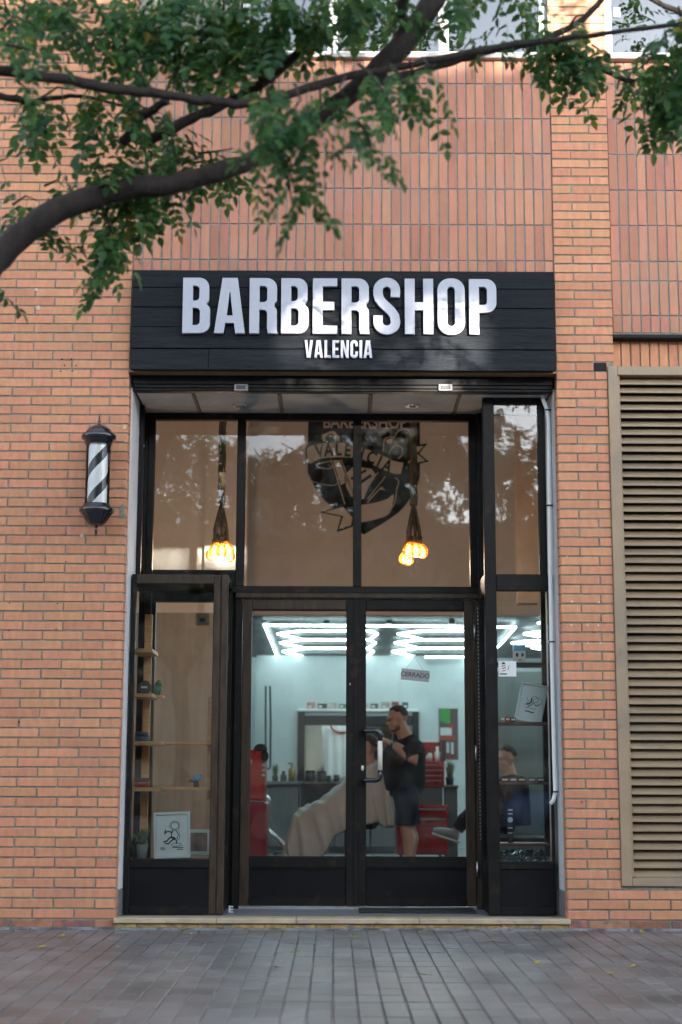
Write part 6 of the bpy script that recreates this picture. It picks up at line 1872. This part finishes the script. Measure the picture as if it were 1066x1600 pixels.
# masses read from the photograph: (x0, y0, x1, y1, number of twigs, leaves each, depth)
SPR = [
    ([(20, -30), (40, 20), (35, 60)], 8, -4.0), ([(60, -20), (70, 20), (95, 50)], 8, -3.9), ([(0, -20), (8, 30), (12, 60)], 6, -3.8), ([(130, -30), (150, 10), (120, 60)], 8, -4.0),
    ([(0, 60), (20, 70), (50, 95)], 7, -4.3), ([(10, 100), (40, 120), (60, 140)], 7, -4.3), ([(90, 0), (110, 40), (100, 80)], 8, -4.1), ([(160, 20), (150, 60), (120, 90)], 8, -3.9),
    ([(75, 205), (70, 215), (60, 250)], 7, -3.6), ([(62, 185), (90, 180), (120, 200)], 7, -3.7), ([(130, 155), (140, 180), (125, 215)], 7, -3.7), ([(30, 160), (40, 180), (20, 210)], 6, -3.7),
    ([(150, 170), (160, 200), (150, 240)], 7, -3.7), ([(180, 150), (190, 180), (185, 215)], 7, -3.8),
    ([(200, -20), (220, 30), (210, 80)], 10, -3.9), ([(240, -30), (250, 30), (230, 90)], 10, -3.9), ([(280, -30), (280, 20), (270, 80)], 10, -3.9), ([(310, -20), (320, 40), (310, 100)], 10, -3.8), ([(340, -30), (350, 30), (350, 90)], 10, -3.8),
    ([(380, -20), (370, 40), (390, 90)], 9, -3.9), ([(410, -30), (420, 20), (410, 70)], 9, -3.9), ([(300, 60), (320, 100), (300, 140)], 9, -3.7), ([(340, 70), (350, 110), (360, 145)], 9, -3.7), ([(250, 50), (240, 90), (250, 130)], 9, -3.7),
    ([(200, 60), (190, 90), (200, 125)], 8, -3.8), ([(380, 80), (400, 110), (390, 150)], 8, -3.8), ([(440, -20), (450, 30), (455, 70)], 8, -3.9), ([(480, -30), (480, 10), (470, 60)], 8, -3.9), ([(520, -30), (530, 0), (520, 50)], 8, -4.0),
    ([(550, -30), (545, 10), (560, 40)], 7, -4.0), ([(460, 40), (440, 70), (450, 100)], 7, -3.8), ([(500, 20), (490, 60), (500, 90)], 7, -3.8), ([(410, 60), (430, 80), (420, 120)], 7, -3.8), ([(330, 30), (370, 60), (400, 60)], 8, -3.6),
    ([(270, 40), (300, 40), (330, 70)], 8, -3.6), ([(225, 20), (260, 60), (280, 110)], 9, -3.6),
    # under the bough
    ([(200, 230), (190, 270), (200, 310)], 9, -3.55), ([(230, 225), (240, 260), (230, 300)], 9, -3.55), ([(260, 230), (270, 260), (265, 300)], 9, -3.5), ([(290, 240), (300, 270), (310, 310)], 8, -3.5), ([(180, 290), (170, 330), (175, 360)], 8, -3.5),
    ([(175, 330), (165, 380), (180, 430)], 9, -3.5), ([(180, 370), (170, 410), (178, 455)], 7, -3.5), ([(190, 300), (210, 330), (205, 370)], 8, -3.5), ([(230, 300), (240, 330), (250, 360)], 7, -3.5), ([(255, 310), (265, 340), (262, 365)], 6, -3.5),
    ([(300, 285), (330, 295), (360, 310)], 7, -3.45), ([(310, 270), (340, 280), (365, 290)], 6, -3.45), ([(200, 210), (230, 215), (270, 220)], 8, -3.6), ([(150, 330), (155, 350), (150, 370)], 4, -3.5), ([(60, 370), (70, 385), (72, 395)], 4, -3.5),
    ([(20, 350), (40, 350), (60, 372)], 5, -3.55), ([(70, 320), (90, 325), (100, 350)], 4, -3.55), ([(-10, 285), (0, 295), (12, 305)], 3, -3.6), ([(-12, 465), (-4, 478), (2, 486)], 3, -3.6), ([(160, 270), (140, 290), (150, 300)], 5, -3.6),
    # close, softly blurred mass right of the bough
    ([(430, 150), (420, 190), (430, 230)], 8, -4.6), ([(460, 160), (470, 200), (450, 240)], 8, -4.6), ([(500, 165), (500, 200), (510, 235)], 7, -4.6), ([(440, 220), (430, 260), (445, 310)], 7, -4.6), ([(445, 280), (455, 320), (462, 360)], 6, -4.6),
    ([(415, 210), (410, 240), (418, 270)], 5, -4.5), ([(530, 200), (545, 240), (560, 280)], 6, -4.6), ([(560, 220), (575, 255), (580, 290)], 6, -4.6), ([(490, 220), (500, 250), (490, 270)], 5, -4.6),
    ([(560, 130), (580, 160), (590, 190)], 6, -4.3), ([(610, 130), (625, 160), (630, 190)], 6, -4.3), ([(640, 125), (650, 170), (665, 205)], 6, -4.3), ([(660, 120), (672, 150), (680, 170)], 4, -4.3), ([(540, 150), (530, 180), (540, 210)], 5, -4.4), ([(590, 160), (600, 190), (610, 210)], 5, -4.4),
    # before the window
    ([(715, -30), (720, 0), (730, 25)], 5, -3.7), ([(745, -30), (760, -5), (770, 25)], 6, -3.7), ([(790, -30), (800, -5), (805, 25)], 6, -3.7), ([(825, -20), (830, 5), (838, 25)], 4, -3.6), ([(690, -20), (700, 5), (700, 30)], 4, -3.7),
    ([(620, -30), (615, 0), (600, 20)], 5, -3.9), ([(580, -20), (575, 10), (590, 40)], 6, -3.9),
    ([(790, 70), (780, 90), (775, 115)], 5, -3.5), ([(830, 66), (815, 80), (810, 105)], 5, -3.5), ([(860, 64), (850, 80), (850, 100)], 5, -3.5), ([(880, 75), (880, 100), (885, 140)], 7, -3.45), ([(905, 88), (900, 120), (880, 150)], 6, -3.45),
    ([(925, 100), (935, 120), (945, 145)], 6, -3.4), ([(945, 110), (950, 130), (955, 150)], 4, -3.4), ([(860, 80), (870, 110), (872, 130)], 5, -3.45), ([(890, 50), (900, 70), (915, 80)], 4, -3.45),
    # far end of the right-hand bough
    ([(1012, 120), (1030, 140), (1035, 180)], 8, -3.4), ([(1040, 60), (1050, 90), (1055, 120)], 8, -3.9), ([(1060, 90), (1055, 130), (1050, 180)], 9, -3.6), ([(1070, 60), (1068, 110), (1066, 150)], 8, -3.9), ([(1010, 128), (1000, 150), (990, 175)], 5, -3.4),
    ([(1055, 150), (1045, 180), (1050, 205)], 7, -3.5), ([(1075, 140), (1072, 170), (1070, 200)], 7, -3.6), ([(1035, 160), (1025, 185), (1022, 200)], 5, -3.4), ([(1060, 20), (1064, 50), (1058, 80)], 6, -3.9), ([(1015, 120), (1012, 140), (1005, 155)], 4, -3.4), ([(1030, 130), (1028, 180), (1025, 235)], 7, -3.45), ([(1055, 120), (1052, 180), (1050, 240)], 9, -3.5), ([(1075, 130), (1070, 190), (1068, 240)], 8, -3.6), ([(1040, 80), (1042, 120), (1036, 170)], 8, -3.7), ([(885, 90), (888, 130), (890, 190)], 5, -3.4), ([(165, 330), (170, 400), (178, 480)], 7, -3.5), ([(440, 260), (452, 330), (460, 400)], 5, -4.6),
]
for pts, n, Y in SPR:
    spray([(x, y - (30 if y > 60 else 10) - 14 * k_, Y + lr.uniform(-.12, .12)) for k_, (x, y) in enumerate(pts)], round(n * (.72 if pts[0][0] < 180 and pts[0][1] < 230 else (1.0 if pts[0][1] < 100 and pts[0][0] < 600 else .85))), sc=(1.05 if Y > -4.2 else .88), droop=1.0, rad=.045)
N_VIS = len(leaf_items)
# leaves added past the picture's right-hand edge to dapple the sun beam
cr2 = random.Random(9)
for i in range(110):
    leaf_items.append((Vector((cr2.uniform(1.55, 3.4), cr2.uniform(-4.6, -3.3), cr2.uniform(3.85, 5.2))), Matrix.Rotation(cr2.uniform(0, 6.283), 3, 'Z') @ Matrix.Rotation(cr2.uniform(.05, 1.1), 3, 'X'), cr2.uniform(.9, 1.2)))
# the crown above the picture
cr_ = random.Random(5)
for i in range(3600):
    while True:
        a = Vector((cr_.uniform(-1, 1), cr_.uniform(-1, 1), cr_.uniform(-1, 1)))
        if .25 < a.length < 1: break
    p = Vector((.2 + a.x * 3.6, -4.3 + a.y * 2.3, 6.9 + a.z * 1.9))
    if math.sin(p.x * 2.1 + p.z) + math.sin(p.z * 2.7 + p.y * 1.3) + math.sin(p.y * 2.4 - p.x) < -.5: continue
    q = proj(p)
    if q and q[1] > -60 and 0 < q[0] < 1066: continue
    leaf_items.append((p, Matrix.Rotation(cr_.uniform(0, 6.283), 3, 'Z') @ Matrix.Rotation(cr_.uniform(.05, 1.2), 3, 'X'), cr_.uniform(1.0, 1.5)))
# nearest 300 in the picture are leaves of their own, the rest one crown
vis = sorted(range(N_VIS), key=lambda i: (leaf_items[i][0] - CAM_LOC).length)
def on(i):
    q = proj(leaf_items[i][0]); return q and 0 < q[0] < 1066 and -20 < q[1] < 600
solo = set([i for i in vis if on(i)][:300])
crown = MB()
for i, (p, q, sc) in enumerate(leaf_items):
    mb, me = LEAVES[i % len(LEAVES)]
    if i in solo:
        o = link('leaf', me, p, tree); o.rotation_euler = q.to_euler(); o.scale = (sc, sc, sc)
    else:
        crown.add([p + q @ (Vector(v) * sc) for v in mb.v], mb.f)
stuff(crown.build('crown', 'leaf', tree, fix=False))
for (a, b, c_, d) in (((-1.5, -4.5, 5.2), (-.6, -4.4, 6.0), (.6, -4.3, 6.8), (1.8, -4.2, 7.4)), ((-1.5, -4.5, 5.2), (-1.6, -4.2, 6.2), (-1.8, -4.0, 7.0), (-2.2, -3.8, 7.8))):
    MB().tube([a, b, c_, d], [.05, .04, .03, .015], 8).build('branch', 'bark', tree)

# fallen leaves on pavement and step
fl = [(97, 1463), (65, 1480), (288, 1452), (466, 1487), (431, 1512), (660, 1523), (840, 1505), (989, 1510), (745, 1453), (770, 1470), (598, 1430), (1003, 1457), (552, 1465), (955, 1522)]
lm = pmat('fallen_leaf', (.30, .25, .03), .6, var=.4, scale=40, bump=0, hue=.04, rnd=.3)
rn = random.Random(8)
places = ('by the brick wall foot', 'near the pavement edge below the barber pole', 'under the low display case', 'below the door stop', 'on the paving before the doors, darkest', 'on the paving below the pull handle',
          'on the paving below the conduit, brown', 'on the paving before the louvre', 'against the step below the tall window', 'just off the step below the tall window', 'on the landing before the handled door', 'by the wall foot below the louvre', 'close to the step before the doors', 'on the paving before the louvre, farther out')
for i, ((px, py), pl_) in enumerate(zip(fl, places)):
    zz_ = ZL if py < 1440 else 0.0
    p = atz(px, py, zz_ + .004)
    a = rn.uniform(0, 6.28); d = Vector((math.cos(a), math.sin(a), 0)); s = Vector((-d.y, d.x, 0)); L = rn.uniform(.022, .04)
    vs = [p - d * L, p + s * L * .42 + Vector((0, 0, .006)), p + d * L + Vector((0, 0, .012)), p - s * L * .42 + Vector((0, 0, .004)), p + Vector((0, 0, .001)), p - d * L * 1.6 + Vector((0, 0, .001))]
    o = MB().add(vs, [(0, 1, 4), (1, 2, 4), (2, 3, 4), (3, 0, 4)]).tube([vs[0], vs[5]], .001, 4).build('fallen_leaf', lm)
    tag(o, 'yellow green fallen leaf ' + pl_, 'leaf', 'fallen leaves')

# ================================================================== across the street (mirrored in the glass, plus sun blockers added out of view)
def opposite(x0, x1, h, label, mat, n0):
    t = thing('apartment_building', ((x0 + x1) / 2, -22, 0), label, 'building', 'buildings across the street')
    B(x0, x1, -34, -22.0, -.19, h).build('wall', mat, t)
    B(x0, x1, -34, -21.7, h, h + .4).build('cornice', mat, t)
    wv = MB().box(-.65, .65, -.04, .0, 0, 1.7)
    fr_ = wv.data('window', [M['shutter']], (0, 0, 0))
    gl_ = MB().box(-.55, .55, .0, .03, .1, 1.6).data('pane', [M['far_pane']], (0, 0, 0))
    x = x0 + 1.6
    while x < x1 - 1.2:
        z = 3.9 if h > 6 else 1.2
        while z < h - 1.2:
            w = link('window', fr_, (x, -22.0 + .045, z), t); link('pane', gl_, (x, -21.955, z), w)
            z += 3.1
        x += 2.9
    return t
opposite(-38, 5.8, 5.9, 'low cream building across the street on the barber pole side', 'stucco', 0)
opposite(5.81, 9.9, 8.6, 'narrow cream apartment block across the street beside the added slot blocks', 'stucco', 0)
opposite(18.6, 60, 8.8, 'ochre apartment block across the street on the louvre side', 'stucco2', 1)
al = thing('sun_slot_blocks', (14, -22.6, 0), 'unseen slotted block added across the street to let one sun beam reach the sign', 'building')  # added walls with a slot, shaping the sunlight on the sign
B(9.9, 18.6, -23.2, -22.2, -.19, 6.22).build('lower_block', 'stucco', al)
B(11.75, 18.6, -23.2, -22.2, 6.22, 7.02).build('middle_block', 'stucco', al)
B(9.9, 18.6, -23.2, -22.2, 7.02, 8.6).build('upper_block', 'stucco', al)

def bg_tree(x, y, h, seed, label, n=420, knot=None):
    rn = random.Random(seed)
    t = thing('street_tree', (x, y, 0), label, 'tree', 'trees across the street')
    MB().tube([(x, y, -.1), (x + .05, y, 1.2), (x - .05, y + .1, 2.6), (x, y, h * .55)], [.20, .15, .13, .08], 12).build('trunk', 'bark', t)
    for k in range(4):
        a = k * 1.6 + rn.uniform(0, .5)
        MB().tube([(x - .05, y + .1, 2.5), (x + math.cos(a) * .8, y + math.sin(a) * .8, h * .52), (x + math.cos(a) * 1.7, y + math.sin(a) * 1.7, h * .72)], [.08, .06, .03], 8).build('branch', 'bark', t)
    mb = MB()
    for i in range(n):
        while True:
            a = Vector((rn.uniform(-1, 1), rn.uniform(-1, 1), rn.uniform(-1, 1)))
            if .2 < a.length < 1: break
        p = Vector((x + a.x * 2.5, y + a.y * 2.0, h * .68 + a.z * h * .28))
        if math.sin(p.x * 2.3 + seed) + math.sin(p.z * 2.9) + .5 * math.sin(p.y * 2.4) < -1.15: continue
        lm_, me = LEAVES[i % len(LEAVES)]
        q = Matrix.Rotation(rn.uniform(0, 6.283), 3, 'Z') @ Matrix.Rotation(rn.uniform(.05, 1.3), 3, 'X'); sc = rn.uniform(2.0, 2.9)
        mb.add([p + q @ (Vector(v) * sc) for v in lm_.v], lm_.f)
    for i in range(420 if knot else 0):              # extra leaves added to keep bright reflections off the emblem
        p = Vector((rn.uniform(*knot[0]), y + rn.uniform(-.9, .9), rn.uniform(*knot[1])))
        lm_, me = LEAVES[i % len(LEAVES)]
        q = Matrix.Rotation(rn.uniform(0, 6.283), 3, 'Z') @ Matrix.Rotation(rn.uniform(.05, 1.3), 3, 'X')
        mb.add([p + q @ (Vector(v) * 2.5) for v in lm_.v], lm_.f)
    stuff(mb.build('crown', 'leaf', t, fix=False))
bg_tree(-2.6, -16.2, 7.6, 3, 'bushy street tree across the road on the barber pole side', 2000)
bg_tree(8.6, -16.4, 8.6, 12, 'unseen street tree added across the road to break the sun beam into dapples', 420)  # added in the path of the beam for dapples on the sign
bg_tree(1.3, -16.4, 8.2, 6, 'bushy street tree across the road on the louvre side', 2000, ((-.7, 2.0), (5.1, 8.0)))
bg_tree(-7.2, -16.0, 7.4, 21, 'bushy street tree across the road farthest towards the barber pole side', 700)
bg_tree(5.0, -16.6, 7.8, 23, 'bushy street tree across the road between the louvre side tree and the added dapple tree', 700)

def car(x, y, paint, label, L=4.2, rev=False):
    t = thing('parked_car', (x, y, -.12), label, 'car', 'cars parked across the road')
    g0 = -.12
    s = -1 if rev else 1
    sec = [(-.50, .42, .62, .60), (-.485, .26, .76, .78), (-.42, .20, .84, .85), (-.25, .18, .90, .88), (0, .18, .93, .89), (.25, .18, .92, .88), (.42, .20, .88, .85), (.485, .26, .78, .78), (.50, .42, .64, .62)]
    vs, fs, n = [], [], 10
    for f, zb, zt_, hw in sec:
        for k in range(n):
            a = [(-1, .15), (-1, .55), (-.97, .85), (-.85, 1), (0, 1.03), (.85, 1), (.97, .85), (1, .55), (1, .15), (0, 0)][k]
            vs.append((x + s * f * L, y + a[0] * hw, g0 + zb + (zt_ - zb) * a[1]))
    for i in range(len(sec) - 1):
        for k in range(n): fs.append((i * n + k, i * n + (k + 1) % n, (i + 1) * n + (k + 1) % n, (i + 1) * n + k))
    fs += [tuple(range(n)), tuple(range((len(sec) - 1) * n, len(sec) * n))[::-1]]
    bd_ = MB().add(vs, fs, 0, True).build('body', paint, t)
    gs = [(-.43, .84, .80), (-.30, 1.36, .64), (.08, 1.44, .64), (.24, .90, .78)]
    vs, fs = [], []
    for f, zt_, hw in gs:
        vs += [(x + s * f * L, y - .80, g0 + .86), (x + s * f * L, y - hw, g0 + zt_), (x + s * f * L, y + hw, g0 + zt_), (x + s * f * L, y + .80, g0 + .86)]
    for i in range(3):
        for k in range(3): fs.append((i * 4 + k, i * 4 + k + 1, i * 4 + k + 5, i * 4 + k + 4))
    fs += [(0, 1, 2, 3), (12, 13, 14, 15)]
    MB().add(vs, fs).build('windows', 'tint', t)
    MB().box(x + s * -.31 * L, x + s * .09 * L, y - .62, y + .62, g0 + 1.40, g0 + 1.455, bevel=.03).build('roof', paint, t)
    for fx in (-.31, .30):
        for sy in (-1, 1):
            cx_, cy_ = x + s * fx * L, y + sy * .80
            wh_ = MB().tube([(cx_, cy_ - .10, g0 + .31), (cx_, cy_ + .10, g0 + .31)], .31, 22).build('wheel', 'rubber', t)
            MB().tube([(cx_, cy_ - .105, g0 + .31), (cx_, cy_ + .105, g0 + .31)], .19, 16).build('rim', 'steel', wh_)
    for sy in (-1, 1):
        MB().ell((x + s * .475 * L, y + sy * .62, g0 + .66), (.07, .16, .08)).build('headlight', 'chrome', t)
        MB().ell((x - s * .480 * L, y + sy * .64, g0 + .74), (.05, .12, .10)).build('tail_light', 'lampred', t)
        MB().ell((x + s * .16 * L, y + sy * .96, g0 + .96), (.06, .09, .07)).build('wing_mirror', paint, t)
    return t
car(-4.1, -13.4, 'cardark', 'dark grey hatchback parked across the road on the barber pole side')
car(.2, -13.5, 'cardark', 'second dark hatchback parked across the road between two others', rev=True)
car(4.6, -13.4, 'carblue', 'blue hatchback parked across the road on the louvre side')
